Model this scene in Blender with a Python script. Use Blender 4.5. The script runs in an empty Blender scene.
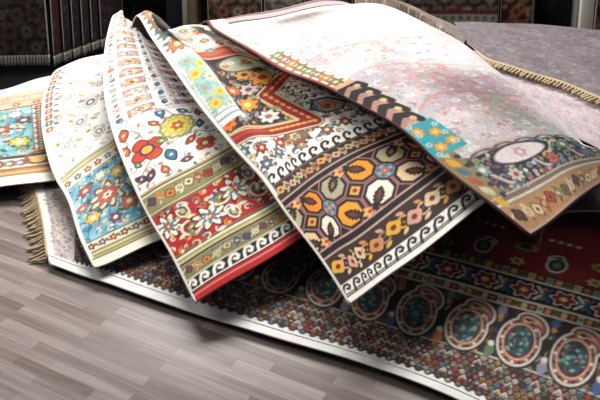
import bpy, math, random
import numpy as np
random.seed(4)
RNG = np.random.default_rng(7)
SC = bpy.context.scene
COL = SC.collection

# ------------------------------------------------------------------ helpers
def tag(o, label=None, cat=None, group=None, kind=None):
    if label: o['label'] = label
    if cat: o['category'] = cat
    if group: o['group'] = group
    if kind: o['kind'] = kind
    return o

def empty(name, loc, label, cat, group=None):
    o = bpy.data.objects.new(name, None)
    o.empty_display_size = 0.1
    o.location = loc
    COL.objects.link(o)
    return tag(o, label, cat, group)

def lin(h):
    h = h.lstrip('#')
    c = np.array([int(h[i:i+2], 16)/255. for i in (0, 2, 4)])
    return np.where(c <= .04045, c/12.92, ((c+.055)/1.055)**2.4)

def mesh_object(name, verts, faces, mat, parent=None, colors=None, smooth=True):
    """verts (n,3) world positions, faces list of arrays of index rows"""
    verts = np.asarray(verts, dtype=np.float64)
    off = np.zeros(3)
    if parent is not None:
        off = np.array(parent_world(parent))
    me = bpy.data.meshes.new(name)
    me.vertices.add(len(verts))
    me.vertices.foreach_set('co', (verts-off).astype(np.float32).ravel())
    loops, starts, tot = [], [], 0
    for fa in faces:
        fa = np.asarray(fa, dtype=np.int32)
        if fa.size == 0: continue
        k = fa.shape[1]
        loops.append(fa.ravel())
        starts.append(tot + np.arange(len(fa))*k)
        tot += fa.size
    loops = np.concatenate(loops); starts = np.concatenate(starts)
    me.loops.add(len(loops)); me.loops.foreach_set('vertex_index', loops.astype(np.int32))
    me.polygons.add(len(starts)); me.polygons.foreach_set('loop_start', starts.astype(np.int32))
    me.update(calc_edges=True)
    if smooth:
        me.polygons.foreach_set('use_smooth', np.ones(len(starts), dtype=bool))
    if colors is not None:
        ca = me.color_attributes.new('weave', 'FLOAT_COLOR', 'POINT')
        rgba = np.ones((len(verts), 4), dtype=np.float32); rgba[:, :3] = colors
        ca.data.foreach_set('color', rgba.ravel())
    me.materials.append(mat)
    me.validate()
    o = bpy.data.objects.new(name, me)
    COL.objects.link(o)
    if parent is not None: o.parent = parent
    return o

def parent_world(p):
    v = np.array(p.location)
    while p.parent is not None:
        p = p.parent; v = v + np.array(p.location)
    return v

def box_vf(x0, y0, z0, x1, y1, z1):
    v = np.array([(x, y, z) for z in (z0, z1) for y in (y0, y1) for x in (x0, x1)], float)
    f = np.array([(0,2,3,1),(4,5,7,6),(0,1,5,4),(2,6,7,3),(0,4,6,2),(1,3,7,5)])
    return v, f

def join_vf(items):
    V, Fs, n = [], [], 0
    for v, f in items:
        V.append(v); Fs.append(np.asarray(f)+n); n += len(v)
    return np.concatenate(V), [np.concatenate(Fs)]

def box(name, a, b, mat, parent=None, bev=0.004):
    v, f = box_vf(*a, *b)
    o = mesh_object(name, v, [f], mat, parent, smooth=False)
    if bev:
        m = o.modifiers.new('edge', 'BEVEL'); m.width = bev; m.segments = 2
    return o

def tube_vf(pts, rad, n=6):
    pts = np.asarray(pts, float); rad = np.broadcast_to(np.asarray(rad, float), (len(pts),))
    t = np.gradient(pts, axis=0); t /= np.linalg.norm(t, axis=1)[:, None]+1e-9
    ref = np.array([0, 0, 1.]) if abs(t[0][2]) < .9 else np.array([1., 0, 0])
    a = np.cross(t, ref); a /= np.linalg.norm(a, axis=1)[:, None]+1e-9
    b = np.cross(t, a)
    ang = np.arange(n)*2*math.pi/n
    V = pts[:, None]+rad[:, None, None]*(np.cos(ang)[None, :, None]*a[:, None]+np.sin(ang)[None, :, None]*b[:, None])
    V = V.reshape(-1, 3)
    i = np.arange(len(pts)-1)[:, None]*n; j = np.arange(n)[None]
    q = np.stack([i+j, i+(j+1) % n, i+n+(j+1) % n, i+n+j], -1).reshape(-1, 4)
    c0 = len(V); V = np.concatenate([V, pts[:1], pts[-1:]])
    e = (len(pts)-1)*n
    jj = np.arange(n)
    t0 = np.stack([np.full(n, c0), (jj+1) % n, jj, jj], -1)[:, :3]
    t1 = np.stack([np.full(n, c0+1), e+jj, e+(jj+1) % n], -1)
    return V, q, np.concatenate([t0, t1])

# ------------------------------------------------------------------ materials
def new_mat(name):
    m = bpy.data.materials.new(name); m.use_nodes = True
    nt = m.node_tree; b = nt.nodes['Principled BSDF']
    return m, nt, b

def pile_mat(name, sheen=.25, bump=.35, scale=420., flat=None):
    m, nt, b = new_mat(name); N = nt.nodes; L = nt.links
    tc = N.new('ShaderNodeTexCoord')
    no = N.new('ShaderNodeTexNoise'); no.inputs['Scale'].default_value = scale; no.inputs['Detail'].default_value = 2
    n2 = N.new('ShaderNodeTexNoise'); n2.inputs['Scale'].default_value = 9; n2.inputs['Detail'].default_value = 3
    L.new(tc.outputs['Object'], no.inputs['Vector']); L.new(tc.outputs['Object'], n2.inputs['Vector'])
    mr = N.new('ShaderNodeMapRange'); mr.inputs[1].default_value = .3; mr.inputs[2].default_value = .7
    mr.inputs[3].default_value = .78; mr.inputs[4].default_value = 1.12
    L.new(no.outputs['Fac'], mr.inputs[0])
    mr2 = N.new('ShaderNodeMapRange'); mr2.inputs[1].default_value = .3; mr2.inputs[2].default_value = .7
    mr2.inputs[3].default_value = .9; mr2.inputs[4].default_value = 1.06
    L.new(n2.outputs['Fac'], mr2.inputs[0])
    mu = N.new('ShaderNodeMath'); mu.operation = 'MULTIPLY'
    L.new(mr.outputs[0], mu.inputs[0]); L.new(mr2.outputs[0], mu.inputs[1])
    mx = N.new('ShaderNodeVectorMath'); mx.operation = 'SCALE'
    if flat is None:
        at = N.new('ShaderNodeVertexColor'); at.layer_name = 'weave'
        L.new(at.outputs['Color'], mx.inputs[0])
    else:
        mx.inputs[0].default_value = tuple(lin(flat))
    L.new(mu.outputs[0], mx.inputs['Scale'])
    L.new(mx.outputs[0], b.inputs['Base Color'])
    b.inputs['Roughness'].default_value = .85
    b.inputs['Specular IOR Level'].default_value = .15
    b.inputs['Sheen Weight'].default_value = sheen
    b.inputs['Sheen Roughness'].default_value = .45
    bp = N.new('ShaderNodeBump'); bp.inputs['Strength'].default_value = bump; bp.inputs['Distance'].default_value = .003
    L.new(no.outputs['Fac'], bp.inputs['Height']); L.new(bp.outputs['Normal'], b.inputs['Normal'])
    return m

def plain_mat(name, hexc, rough=.5, var=.12, scale=12., metal=0., spec=.5):
    m, nt, b = new_mat(name); N = nt.nodes; L = nt.links
    tc = N.new('ShaderNodeTexCoord')
    no = N.new('ShaderNodeTexNoise'); no.inputs['Scale'].default_value = scale; no.inputs['Detail'].default_value = 4
    L.new(tc.outputs['Object'], no.inputs['Vector'])
    mr = N.new('ShaderNodeMapRange'); mr.inputs[1].default_value = .3; mr.inputs[2].default_value = .7
    mr.inputs[3].default_value = 1-var; mr.inputs[4].default_value = 1+var
    L.new(no.outputs['Fac'], mr.inputs[0])
    mx = N.new('ShaderNodeVectorMath'); mx.operation = 'SCALE'; mx.inputs[0].default_value = tuple(lin(hexc))
    L.new(mr.outputs[0], mx.inputs['Scale']); L.new(mx.outputs[0], b.inputs['Base Color'])
    b.inputs['Roughness'].default_value = rough; b.inputs['Metallic'].default_value = metal
    b.inputs['Specular IOR Level'].default_value = spec
    return m

M_PILE = pile_mat('woven_pile', sheen=.34)
M_SHEEN = pile_mat('silky_pile', sheen=.42, bump=.5)
M_HANG = pile_mat('hanging_pile', sheen=.0, scale=150.)
M_BACK = pile_mat('jute_backing', sheen=.05, flat='#4a4038', scale=300.)
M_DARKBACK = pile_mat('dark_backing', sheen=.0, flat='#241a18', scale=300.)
M_CORD = pile_mat('cotton_cord', sheen=.2, flat='#e2ddd2', scale=500.)
M_GREYCORD = pile_mat('grey_cord', sheen=.1, flat='#7d716e', scale=500.)
M_PLUMCORD = pile_mat('plum_cord', sheen=.1, flat='#4a2c30', scale=500.)
M_FRINGE = pile_mat('cotton_fringe', sheen=.2, flat='#b9a684', scale=350.)
M_HFRINGE = pile_mat('dusty_fringe', sheen=.05, flat='#8b8478', scale=350.)
M_RAIL = plain_mat('dark_steel', '#1b1a1a', .4, metal=.8)
M_WALL = plain_mat('dark_wall_paint', '#0e0b0b', .8, .2, 3.)
M_POST = plain_mat('pale_paint', '#d6d3c6', .45, .06, 6.)
M_PILLAR = plain_mat('beige_paint', '#8d8069', .5, .08, 5.)
M_GLASSF = plain_mat('grey_metal', '#7e8280', .35, .05, 5.)
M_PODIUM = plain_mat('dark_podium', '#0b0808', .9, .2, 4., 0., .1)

def glass_mat(name, tint):
    m, nt, b = new_mat(name)
    no = nt.nodes.new('ShaderNodeTexNoise'); no.inputs['Scale'].default_value = 1.4
    bp = nt.nodes.new('ShaderNodeBump'); bp.inputs['Strength'].default_value = .02
    nt.links.new(no.outputs['Fac'], bp.inputs['Height']); nt.links.new(bp.outputs['Normal'], b.inputs['Normal'])
    b.inputs['Base Color'].default_value = (*lin(tint), 1)
    b.inputs['Roughness'].default_value = .08
    return m
M_GLASS = glass_mat('night_glass', '#050607')
M_BLUEGLASS = glass_mat('blue_glass', '#23252e')

def floor_mat():
    m, nt, b = new_mat('grey_laminate'); N = nt.nodes; L = nt.links
    tc = N.new('ShaderNodeTexCoord')
    mp = N.new('ShaderNodeMapping'); mp.inputs['Rotation'].default_value = (0, 0, math.radians(27))
    L.new(tc.outputs['Object'], mp.inputs['Vector'])
    br = N.new('ShaderNodeTexBrick')
    br.offset = .37; br.offset_frequency = 2; br.squash = 1
    br.inputs['Scale'].default_value = 1
    br.inputs['Brick Width'].default_value = .33; br.inputs['Row Height'].default_value = .040
    br.inputs['Mortar Size'].default_value = .0005; br.inputs['Mortar Smooth'].default_value = .3
    br.inputs['Bias'].default_value = 0
    br.inputs['Color1'].default_value = (*lin('#a1948f'), 1); br.inputs['Color2'].default_value = (*lin('#74665f'), 1)
    br.inputs['Mortar'].default_value = (*lin('#766862'), 1)
    L.new(mp.outputs[0], br.inputs['Vector'])
    m2 = N.new('ShaderNodeMapping'); m2.inputs['Scale'].default_value = (3.0, 60, 1)
    L.new(mp.outputs[0], m2.inputs['Vector'])
    no = N.new('ShaderNodeTexNoise'); no.inputs['Scale'].default_value = 1.; no.inputs['Detail'].default_value = 6
    no.inputs['Distortion'].default_value = .6
    L.new(m2.outputs[0], no.inputs['Vector'])
    mr = N.new('ShaderNodeMapRange'); mr.inputs[1].default_value = .28; mr.inputs[2].default_value = .72
    mr.inputs[3].default_value = .70; mr.inputs[4].default_value = 1.18
    L.new(no.outputs['Fac'], mr.inputs[0])
    mx = N.new('ShaderNodeVectorMath'); mx.operation = 'SCALE'
    L.new(br.outputs['Color'], mx.inputs[0]); L.new(mr.outputs[0], mx.inputs['Scale'])
    L.new(mx.outputs[0], b.inputs['Base Color'])
    b.inputs['Roughness'].default_value = .42; b.inputs['Specular IOR Level'].default_value = .35
    bp = N.new('ShaderNodeBump'); bp.inputs['Strength'].default_value = .12; bp.inputs['Distance'].default_value = .002
    L.new(no.outputs['Fac'], bp.inputs['Height']); L.new(bp.outputs['Normal'], b.inputs['Normal'])
    return m
M_FLOOR = floor_mat()

# ------------------------------------------------------------------ cloth surface
# world-space control nets of the draped carpets: u, v in metres along the cloth, p in metres
NET = {
 'base': dict(u=[0.0, 0.062, 0.598, 1.022, 1.489, 1.839, 2.118, 2.448, 2.772], v=[0.0, 0.071, 0.242, 0.49, 0.785, 1.214], p=[
  [(-1.023,2.552,0.028), (-0.983,2.531,0.028), (-0.696,2.391,0.028), (-0.363,2.229,0.028), (0.057,2.047,0.028), (0.321,1.927,0.028), (0.516,1.807,0.028), (0.729,1.644,0.028), (0.931,1.490,0.028)],
  [(-1.066,2.649,0.032), (-1.017,2.619,0.032), (-0.684,2.470,0.032), (-0.351,2.299,0.032), (0.076,2.101,0.032), (0.344,1.976,0.032), (0.543,1.855,0.032), (0.758,1.684,0.032), (0.961,1.524,0.032)],
  [(-1.140,2.820,0.036), (-1.084,2.786,0.036), (-0.661,2.635,0.036), (-0.316,2.450,0.036), (0.110,2.258,0.036), (0.398,2.111,0.036), (0.628,1.999,0.036), (0.882,1.850,0.036), (1.114,1.684,0.036)],
  [(-1.220,2.989,0.042), (-1.158,2.961,0.042), (-0.633,2.809,0.042), (-0.255,2.671,0.042), (0.183,2.530,0.042), (0.509,2.389,0.042), (0.765,2.261,0.042), (1.059,2.119,0.042), (1.356,1.946,0.042)],
  [(-1.317,3.186,0.050), (-1.253,3.176,0.050), (-0.579,3.072,0.050), (-0.141,2.975,0.050), (0.315,2.847,0.050), (0.665,2.697,0.050), (0.926,2.546,0.050), (1.239,2.358,0.050), (1.554,2.161,0.050)],
  [(-1.430,3.404,0.055), (-1.360,3.416,0.055), (-0.506,3.429,0.055), (0.053,3.392,0.055), (0.516,3.310,0.055), (0.936,3.145,0.055), (1.254,2.947,0.055), (1.648,2.729,0.055), (2.023,2.524,0.055)],
 ]),
 'oct': dict(u=[0.0, 0.092, 0.234, 0.444, 0.688, 1.169], v=[0.0, 0.268, 0.546, 0.748, 0.985, 1.236, 1.591, 1.958, 2.248, 2.405, 2.733, 3.056], p=[
  [(0.167,2.058,0.190), (0.224,2.095,0.210), (0.286,2.138,0.230), (0.452,2.266,0.270), (0.742,2.550,0.300), (1.132,2.977,0.290)],
  [(0.066,2.290,0.235), (0.126,2.331,0.255), (0.188,2.373,0.275), (0.380,2.545,0.320), (0.629,2.793,0.360), (0.996,3.241,0.340)],
  [(-0.063,2.512,0.290), (0.000,2.581,0.310), (0.071,2.655,0.330), (0.250,2.832,0.370), (0.489,2.936,0.420), (0.828,3.389,0.390)],
  [(-0.160,2.700,0.335), (-0.099,2.763,0.360), (-0.031,2.842,0.375), (0.150,2.959,0.420), (0.352,3.067,0.460), (0.661,3.476,0.430)],
  [(-0.298,2.882,0.400), (-0.245,2.947,0.430), (-0.178,3.043,0.430), (0.024,3.174,0.470), (0.220,3.204,0.510), (0.492,3.612,0.480)],
  [(-0.453,3.120,0.470), (-0.377,3.176,0.510), (-0.295,3.233,0.500), (-0.112,3.345,0.540), (0.025,3.286,0.575), (0.283,3.755,0.540)],
  [(-0.661,3.501,0.560), (-0.578,3.555,0.610), (-0.481,3.544,0.580), (-0.305,3.555,0.610), (-0.164,3.397,0.635), (0.057,3.791,0.600)],
  [(-0.864,3.901,0.630), (-0.798,3.967,0.680), (-0.660,3.736,0.650), (-0.522,3.793,0.670), (-0.369,3.624,0.680), (-0.175,3.902,0.660)],
  [(-1.032,4.260,0.680), (-0.965,4.225,0.720), (-0.811,3.942,0.680), (-0.670,3.910,0.700), (-0.530,3.868,0.710), (-0.331,4.043,0.680)],
  [(-1.092,4.380,0.600), (-1.025,4.345,0.640), (-0.871,4.062,0.600), (-0.730,4.030,0.620), (-0.590,3.988,0.630), (-0.391,4.163,0.600)],
  [(-1.172,4.610,0.380), (-1.105,4.575,0.420), (-0.951,4.292,0.380), (-0.810,4.260,0.400), (-0.670,4.218,0.410), (-0.471,4.393,0.380)],
  [(-1.232,4.760,0.100), (-1.165,4.725,0.140), (-1.011,4.442,0.100), (-0.870,4.410,0.120), (-0.730,4.368,0.130), (-0.531,4.543,0.100)],
 ]),
 'red': dict(u=[0.0, 0.091, 0.243, 0.486, 0.807], v=[0.0, 0.251, 0.523, 0.679, 1.085, 1.479, 1.87, 2.26, 2.57, 2.717, 3.002, 3.244], p=[
  [(-0.369,2.188,0.110), (-0.312,2.217,0.130), (-0.185,2.306,0.160), (0.000,2.461,0.190), (0.214,2.716,0.180)],
  [(-0.483,2.394,0.150), (-0.427,2.430,0.170), (-0.300,2.526,0.200), (-0.119,2.700,0.230), (0.093,2.978,0.220)],
  [(-0.618,2.622,0.190), (-0.560,2.651,0.215), (-0.445,2.752,0.240), (-0.261,2.945,0.275), (-0.051,3.279,0.260)],
  [(-0.696,2.754,0.225), (-0.637,2.788,0.250), (-0.521,2.883,0.275), (-0.341,3.066,0.310), (-0.156,3.394,0.300)],
  [(-0.876,3.113,0.300), (-0.815,3.188,0.330), (-0.683,3.296,0.350), (-0.486,3.344,0.385), (-0.307,3.664,0.370)],
  [(-1.037,3.503,0.370), (-0.969,3.582,0.410), (-0.839,3.689,0.420), (-0.611,3.594,0.440), (-0.440,3.879,0.430)],
  [(-1.153,3.901,0.460), (-1.105,4.017,0.500), (-0.968,4.026,0.510), (-0.775,3.839,0.515), (-0.626,4.176,0.500)],
  [(-1.247,4.348,0.540), (-1.202,4.431,0.580), (-1.076,4.348,0.580), (-0.922,4.112,0.575), (-0.814,4.361,0.550)],
  [(-1.299,4.699,0.580), (-1.225,4.666,0.630), (-1.134,4.602,0.630), (-1.055,4.463,0.620), (-0.969,4.491,0.600)],
  [(-1.329,4.819,0.500), (-1.255,4.786,0.550), (-1.164,4.722,0.550), (-1.085,4.583,0.540), (-0.999,4.611,0.520)],
  [(-1.359,5.019,0.300), (-1.285,4.986,0.350), (-1.194,4.922,0.350), (-1.115,4.783,0.340), (-1.029,4.811,0.320)],
  [(-1.379,5.119,0.080), (-1.305,5.086,0.130), (-1.214,5.022,0.130), (-1.135,4.883,0.120), (-1.049,4.911,0.100)],
 ]),
 'turq': dict(u=[0.0, 0.168, 0.36, 0.701], v=[0.0, 0.169, 0.707, 0.827, 1.113, 1.448, 1.749, 1.97, 2.174, 2.514, 2.691], p=[
  [(-0.807,2.452,0.070), (-0.705,2.519,0.085), (-0.589,2.605,0.100), (-0.436,2.758,0.100)],
  [(-0.890,2.584,0.090), (-0.787,2.666,0.110), (-0.663,2.764,0.130), (-0.512,2.967,0.120)],
  [(-1.101,2.977,0.130), (-1.019,3.146,0.160), (-0.920,3.338,0.180), (-0.788,3.661,0.170)],
  [(-1.165,3.069,0.145), (-1.095,3.252,0.175), (-0.985,3.434,0.200), (-0.875,3.811,0.190)],
  [(-1.312,3.341,0.190), (-1.230,3.506,0.210), (-1.089,3.665,0.240), (-0.973,4.046,0.230)],
  [(-1.454,3.680,0.240), (-1.341,3.824,0.265), (-1.172,3.936,0.300), (-1.066,4.356,0.280)],
  [(-1.544,4.002,0.290), (-1.422,4.121,0.315), (-1.236,4.176,0.350), (-1.129,4.551,0.340)],
  [(-1.555,4.219,0.330), (-1.450,4.334,0.355), (-1.282,4.395,0.385), (-1.154,4.664,0.380)],
  [(-1.555,4.419,0.290), (-1.450,4.534,0.315), (-1.282,4.595,0.345), (-1.154,4.864,0.340)],
  [(-1.555,4.719,0.130), (-1.450,4.834,0.155), (-1.282,4.895,0.185), (-1.154,5.164,0.180)],
  [(-1.555,4.839,0.000), (-1.450,4.954,0.025), (-1.282,5.015,0.055), (-1.154,5.284,0.050)],
 ]),
 'left': dict(u=[0.0, 0.414, 0.679, 0.965], v=[0.0, 0.335, 0.979, 1.188, 1.321, 1.476, 1.749], p=[
  [(-1.816,3.044,0.075), (-1.463,3.117,0.085), (-1.205,3.161,0.100), (-0.962,3.250,0.100)],
  [(-1.994,3.328,0.085), (-1.590,3.417,0.100), (-1.344,3.473,0.115), (-1.109,3.592,0.110)],
  [(-2.261,3.879,0.120), (-1.838,4.005,0.135), (-1.597,4.105,0.150), (-1.353,4.274,0.150)],
  [(-2.326,4.061,0.140), (-1.914,4.188,0.160), (-1.680,4.320,0.175), (-1.439,4.524,0.170)],
  [(-2.368,4.202,0.155), (-1.952,4.281,0.175), (-1.740,4.454,0.200), (-1.508,4.643,0.190)],
  [(-2.368,4.352,0.115), (-1.952,4.431,0.135), (-1.740,4.604,0.160), (-1.508,4.793,0.150)],
  [(-2.368,4.602,0.005), (-1.952,4.681,0.025), (-1.740,4.854,0.050), (-1.508,5.043,0.040)],
 ]),
 'pink': dict(u=[0.0, 0.278, 0.666, 0.919, 1.233], v=[0.0, 0.118, 0.346, 0.606, 0.908, 1.329, 1.765, 2.067, 2.216, 2.454, 2.836], p=[
  [(0.821,2.245,0.330), (0.992,2.365,0.370), (1.203,2.532,0.400), (1.382,2.605,0.390), (1.572,2.585,0.400)],
  [(0.734,2.365,0.370), (0.951,2.483,0.420), (1.223,2.617,0.450), (1.443,2.653,0.420), (1.639,2.634,0.420)],
  [(0.585,2.595,0.430), (0.856,2.705,0.490), (1.137,2.700,0.510), (1.205,2.704,0.455), (1.271,2.725,0.432)],
  [(0.434,2.822,0.500), (0.688,2.905,0.570), (1.032,2.839,0.590), (1.155,2.990,0.490), (1.247,3.055,0.435)],
  [(0.210,3.064,0.565), (0.474,3.133,0.645), (0.904,3.037,0.690), (1.022,3.239,0.570), (1.165,3.486,0.460)],
  [(-0.049,3.243,0.620), (0.229,3.392,0.700), (0.725,3.468,0.770), (0.870,3.746,0.630), (1.011,4.106,0.500)],
  [(-0.289,3.503,0.680), (-0.027,3.658,0.750), (0.426,3.886,0.830), (0.585,4.144,0.700), (0.754,4.602,0.560)],
  [(-0.499,3.803,0.720), (-0.250,3.739,0.770), (0.145,3.905,0.820), (0.282,4.235,0.750), (0.472,4.895,0.580)],
  [(-0.549,3.943,0.720), (-0.300,3.879,0.770), (0.095,4.045,0.820), (0.232,4.375,0.750), (0.422,5.035,0.580)],
  [(-0.699,4.063,0.580), (-0.450,3.999,0.630), (-0.055,4.165,0.680), (0.082,4.495,0.610), (0.272,5.155,0.440)],
  [(-0.899,4.163,0.270), (-0.650,4.099,0.320), (-0.255,4.265,0.370), (-0.118,4.595,0.300), (0.072,5.255,0.130)],
 ]),
 'behind': dict(u=[0.0, 0.278, 0.581, 0.798, 1.15], v=[0.0, 0.573, 0.931], p=[
  [(0.337,4.375,0.740), (0.512,4.316,0.700), (0.673,4.105,0.640), (0.843,4.021,0.580), (0.972,3.890,0.500)],
  [(0.355,4.812,0.700), (0.662,4.866,0.660), (0.866,4.705,0.600), (1.037,4.638,0.530), (1.139,4.267,0.475)],
  [(0.473,5.338,0.580), (0.799,5.289,0.550), (0.973,4.962,0.520), (1.103,4.744,0.490), (1.182,4.285,0.470)],
 ]),
 'mauve': dict(u=[0.0, 0.352, 0.621, 0.894, 1.19, 1.563], v=[0.0, 0.417, 1.152], p=[
  [(1.116,4.432,0.450), (1.159,4.052,0.452), (1.278,3.848,0.452), (1.429,3.627,0.452), (1.539,3.367,0.452), (1.643,3.062,0.452)],
  [(1.127,4.718,0.460), (1.329,4.439,0.462), (1.524,4.231,0.465), (1.690,4.008,0.465), (1.849,3.703,0.462), (2.004,3.374,0.455)],
  [(1.164,5.045,0.455), (1.488,4.996,0.455), (1.770,4.949,0.455), (2.022,4.841,0.455), (2.264,4.738,0.455), (2.637,4.517,0.455)],
 ]),
 'pale': dict(u=[0.0, 0.458, 0.854, 1.185, 1.54], v=[0.0, 0.804, 1.094], p=[
  [(1.001,4.290,0.395), (1.102,3.625,0.395), (1.206,3.143,0.395), (1.328,2.862,0.390), (1.411,2.663,0.380)],
  [(1.178,4.743,0.410), (1.263,4.379,0.410), (1.436,4.086,0.410), (1.615,3.809,0.410), (1.782,3.436,0.400)],
  [(1.243,4.957,0.415), (1.397,4.668,0.415), (1.572,4.362,0.415), (1.780,4.070,0.415), (2.021,3.701,0.410)],
 ]),
 'dark': dict(u=[0.0, 0.094, 0.172, 0.276, 0.385, 0.564, 0.792], v=[0.0, 0.206, 0.497], p=[
  [(0.974,2.567,0.100), (1.003,2.584,0.180), (1.057,2.615,0.212), (1.142,2.633,0.220), (1.248,2.637,0.218), (1.410,2.627,0.210), (1.633,2.580,0.200)],
  [(1.075,2.775,0.100), (1.091,2.740,0.190), (1.157,2.773,0.220), (1.263,2.800,0.230), (1.368,2.800,0.230), (1.559,2.801,0.220), (1.770,2.747,0.210)],
  [(1.226,3.006,0.100), (1.246,2.977,0.190), (1.316,3.020,0.220), (1.428,3.041,0.230), (1.542,3.052,0.230), (1.727,3.041,0.220), (1.957,2.988,0.210)],
 ]),
}

def hermite(x, y, q):
    """smooth interpolation of y (n,...) given at x, at the points q"""
    x = np.asarray(x, float); y = np.asarray(y, float); n = len(x)
    h = np.diff(x); d = np.diff(y, axis=0)/h.reshape(-1, *([1]*(y.ndim-1)))
    m = np.empty_like(y); m[0] = d[0]; m[-1] = d[-1]
    for i in range(1, n-1):
        m[i] = (d[i-1]*h[i]+d[i]*h[i-1])/(h[i]+h[i-1])
    k = np.clip(np.searchsorted(x, q, side='right')-1, 0, n-2)
    t = (q-x[k])/h[k]
    s = (len(q),)+(1,)*(y.ndim-1)
    t = t.reshape(s); hh = h[k].reshape(s)
    return ((1+2*t)*(1-t)**2)*y[k]+(t*(1-t)**2)*hh*m[k]+(t*t*(3-2*t))*y[k+1]+(t*t*(t-1))*hh*m[k+1]

UPPER = []
MX0, MY0, MC, MNX, MNY = -2.6, 1.4, .012, 520, 380
class Cloth:
    def __init__(s, key, wav=.004, seed=0, lift=0.):
        d = NET[key]; s.u = np.array(d['u']); s.v = np.array(d['v']); s.p = np.array(d['p'], float)
        s.wav = wav; s.seed = seed; s.lift = lift; s.low = .012; s.gap = .018
        s.over = list(UPPER)
    def cover(s, u0, u1, v0, v1):
        """remember where this cloth lies, so the ones below are pressed under it"""
        us = np.linspace(u0, u1, int((u1-u0)/.007)+2); vs = np.linspace(v0, v1, int((v1-v0)/.007)+2)
        Q = s.pts(us, vs).reshape(-1, 3)
        m = np.full((MNY, MNX), 9.)
        ix = ((Q[:, 0]-MX0)/MC).astype(int); iy = ((Q[:, 1]-MY0)/MC).astype(int)
        ok = (ix >= 0) & (ix < MNX) & (iy >= 0) & (iy < MNY)
        np.minimum.at(m, (iy[ok], ix[ok]), Q[ok, 2])
        m2 = m.copy()
        for dx in range(-3, 4):
            for dy in range(-3, 4):
                if dx*dx+dy*dy < 11: m2 = np.minimum(m2, np.roll(np.roll(m, dx, 1), dy, 0))
        UPPER.append(m2)
    def pts(s, us, vs):
        a = hermite(s.v, s.p, vs)                      # (nv, cols, 3)
        b = hermite(s.u, a.transpose(1, 0, 2), us)     # (nu, nv, 3)
        P = b.transpose(1, 0, 2).copy()
        U, V = np.meshgrid(us, vs)
        k = s.seed
        w = np.sin(U*9+V*5+k)*np.sin(V*7-U*3+2*k)+.5*np.sin(U*17-V*11+k*3)
        P[..., 2] += s.wav*w+s.lift
        ix = np.clip(((P[..., 0]-MX0)/MC).astype(int), 0, MNX-1); iy = np.clip(((P[..., 1]-MY0)/MC).astype(int), 0, MNY-1)
        for m in s.over: P[..., 2] = np.minimum(P[..., 2], m[iy, ix]-s.gap)
        P[..., 2] = np.maximum(P[..., 2], s.low)
        return P
    def full(s, us, vs):
        P = s.pts(us, vs)
        du = np.gradient(P, axis=1)
        dv = np.gradient(P, axis=0)
        n = np.cross(du, dv); n /= np.linalg.norm(n, axis=2)[..., None]+1e-12

        return P, n

def grid_faces(nv, nu, base=0, flip=False):
    i = np.arange(nv-1)[:, None]*nu; j = np.arange(nu-1)[None]
    q = np.stack([i+j, i+j+1, i+nu+j+1, i+nu+j], -1).reshape(-1, 4)+base
    return q[:, ::-1] if flip else q

def slab(name, P, n, top, bot, mat, parent, colors=None):
    """sheet between the surface shifted by `top` and by `bot` along its normal, closed round its rim"""
    nv, nu = P.shape[:2]
    A = (P+n*top).reshape(-1, 3); B = (P+n*bot).reshape(-1, 3)
    N = nv*nu
    idx = np.arange(N).reshape(nv, nu)
    rim = np.concatenate([idx[0, :-1], idx[:-1, -1], idx[-1, :0:-1], idx[:0:-1, 0]])
    r2 = np.roll(rim, -1)
    side = np.stack([rim, rim+N, r2+N, r2], -1)
    V = np.concatenate([A, B])
    c = None
    if colors is not None:
        cc = colors.reshape(-1, 3); c = np.concatenate([cc, cc*.8])
    return mesh_object(name, V, [grid_faces(nv, nu), grid_faces(nv, nu, N, True), side], mat, parent, c)

def steps(a, b, fine, far, coarse):
    """sample positions from a to b: spacing `fine` until `far`, then `coarse`"""
    out = [np.linspace(a, min(far, b), max(2, int((min(far, b)-a)/fine)))]
    if b > far: out.append(np.linspace(far, b, max(2, int((b-far)/coarse)))[1:])
    return np.concatenate(out)

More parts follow.
